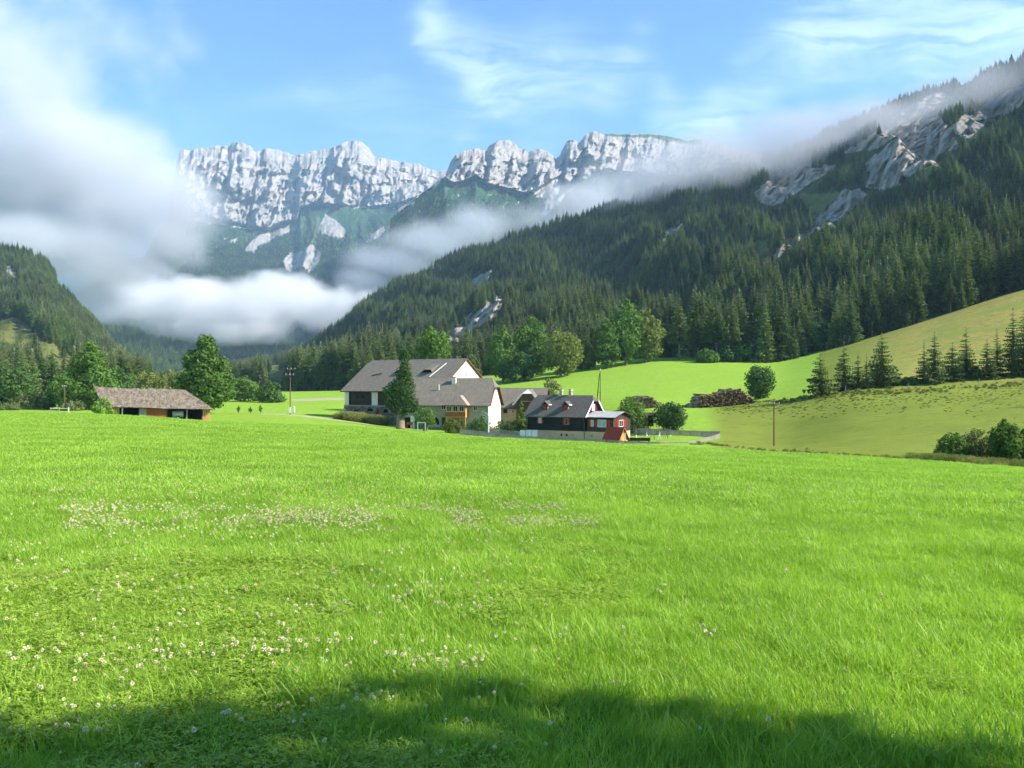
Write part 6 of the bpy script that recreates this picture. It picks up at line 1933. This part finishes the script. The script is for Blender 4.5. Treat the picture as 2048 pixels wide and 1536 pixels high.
def fog_bank(name, label, puffs, density, nscale, amp, lo, hi, step=0.35, color=(0.97, 0.975, 0.985), seed=0.0, stretch=(1, 1, 1.3)):
    """puffs: (u, v, distance, half width, half height in rows, half depth in m, weight); one closed box filled with drifting density"""
    E = []
    for u, v, d, ru, rv, rd, w in puffs:
        c = at(u, v, d); E.append((c, Vector((ru * d / F, rd, rv * d / F)), w))
    lo_ = [min(c[i] - r[i] * 1.25 for c, r, w in E) for i in range(3)]; hi_ = [max(c[i] + r[i] * 1.25 for c, r, w in E) for i in range(3)]

    def dens(nt):
        P = nd(nt, 'ShaderNodeNewGeometry').outputs['Position']
        wn = noise(nt, vscale(nt, P, tuple(nscale * 0.5 * s for s in stretch)), 1.0, 2, 0.5)
        off = nd(nt, 'ShaderNodeVectorMath', {'operation': 'MULTIPLY_ADD'}, [wn.outputs[1], (0.22 / nscale,) * 3, tuple(seed - 0.11 / nscale for _ in range(3))]).outputs[0]
        Pw = nd(nt, 'ShaderNodeVectorMath', {'operation': 'ADD'}, [P, nd(nt, 'ShaderNodeVectorMath', {'operation': 'SUBTRACT'}, [off, (seed, seed, seed)]).outputs[0]]).outputs[0]
        f = None
        for c, r, w in E:
            q = nd(nt, 'ShaderNodeVectorMath', {'operation': 'SUBTRACT'}, [Pw, tuple(c)]).outputs[0]
            q = nd(nt, 'ShaderNodeVectorMath', {'operation': 'DIVIDE'}, [q, tuple(r)]).outputs[0]
            l = nd(nt, 'ShaderNodeVectorMath', {'operation': 'LENGTH'}, [q]).outputs['Value']
            g = mth(nt, 'MULTIPLY', mth(nt, 'SUBTRACT', 1.0, l), w)
            f = g if f is None else nd(nt, 'ShaderNodeMath', {'operation': 'SMOOTH_MAX'}, [f, g, 0.15]).outputs[0]
        n = noise(nt, vscale(nt, nd(nt, 'ShaderNodeVectorMath', {'operation': 'ADD'}, [P, (seed, seed, seed)]).outputs[0], tuple(nscale * s for s in stretch)), 1.0, 5, 0.6).outputs[0]
        t = mth(nt, 'MULTIPLY_ADD', mth(nt, 'SUBTRACT', n, 0.5), amp, f)
        return mth(nt, 'MULTIPLY', smooth(nt, t, lo, hi), density)

    m = volume_mat(name, dens, color, step)
    o = MB().box(lo_[0], hi_[0], lo_[1], hi_[1], lo_[2], hi_[2]).build(name, m)
    return tag(o, label, None, None, 'stuff')


fog_bank("fog_bank", "bright fog lying across the valley mouth below the rock face",
         [(300, 604, 2350, 115, 58, 190, 1), (425, 630, 2350, 150, 66, 190, 1.1), (560, 598, 2380, 120, 56, 190, 1), (390, 590, 2350, 90, 40, 170, .9), (500, 625, 2350, 120, 60, 190, 1), (655, 616, 2380, 110, 52, 190, 1), (215, 612, 2350, 80, 44, 170, 1),
          (480, 662, 2300, 130, 34, 150, .9), (740, 612, 2400, 60, 38, 150, .9)],
         0.013, 0.011, 1.3, 0.0, 0.45, 0.22, color=(0.91, 0.92, 0.94))
fog_bank("fog_bank", "tall soft cloud bank swallowing the west end of the cliffs",
         [(60, 345, 1900, 340, 190, 240, 1.1), (0, 150, 1900, 310, 260, 240, .46), (235, 410, 1950, 230, 140, 220, 1.0), (300, 470, 2000, 150, 75, 180, .5), (150, 500, 1900, 210, 105, 220, 1.05), (315, 395, 1950, 115, 100, 190, 1.0), (330, 470, 1950, 90, 60, 170, .8), (160, 590, 2000, 110, 60, 180, .8), (250, 540, 2100, 110, 50, 160, .6), (130, 140, 1900, 190, 190, 160, .22), (30, 470, 1450, 150, 50, 160, .6)],
         0.0115, 0.0052, 1.1, 0.0, 0.60, 0.25, seed=41.0, color=(0.785, 0.795, 0.835))
fog_bank("fog_bank", "grey cloud band hanging along the upper wooded slope",
         [(1180, 405, 1540, 150, 60, 130, .7), (1330, 362, 1340, 170, 88, 130, 1), (1470, 330, 1230, 170, 84, 125, 1.1), (1610, 290, 1130, 150, 72, 115, 1.1), (1740, 252, 1050, 140, 60, 105, 1.05), (1870, 212, 985, 130, 50, 95, .95), (1990, 168, 950, 130, 48, 90, .9), (2120, 120, 900, 140, 60, 90, .9)],
         0.0135, 0.0085, 1.6, 0.0, 0.70, 0.25, color=(0.70, 0.715, 0.76), seed=13.0)
fog_bank("fog_bank", "thin mist drifting between the wooded ridge and the scree",
         [(870, 482, 2150, 130, 52, 170, 1), (960, 445, 2200, 100, 50, 170, .9), (790, 525, 2150, 110, 44, 160, .95), (1185, 405, 2100, 90, 60, 150, .8), (1090, 440, 2100, 110, 36, 150, .6), (740, 565, 2150, 80, 36, 140, .9)],
         0.0065, 0.0075, 1.3, 0.0, 0.75, 0.3, color=(0.80, 0.835, 0.885), seed=77.0)

m_haze = volume_mat("haze_air", lambda nt: 6.2e-5, (0.47, 0.72, 1.0), 1.0, 0.0)
tag(MB().box(-8700, 8700, -8700, 8700, -14, 2050).build("haze", m_haze), kind='stuff')
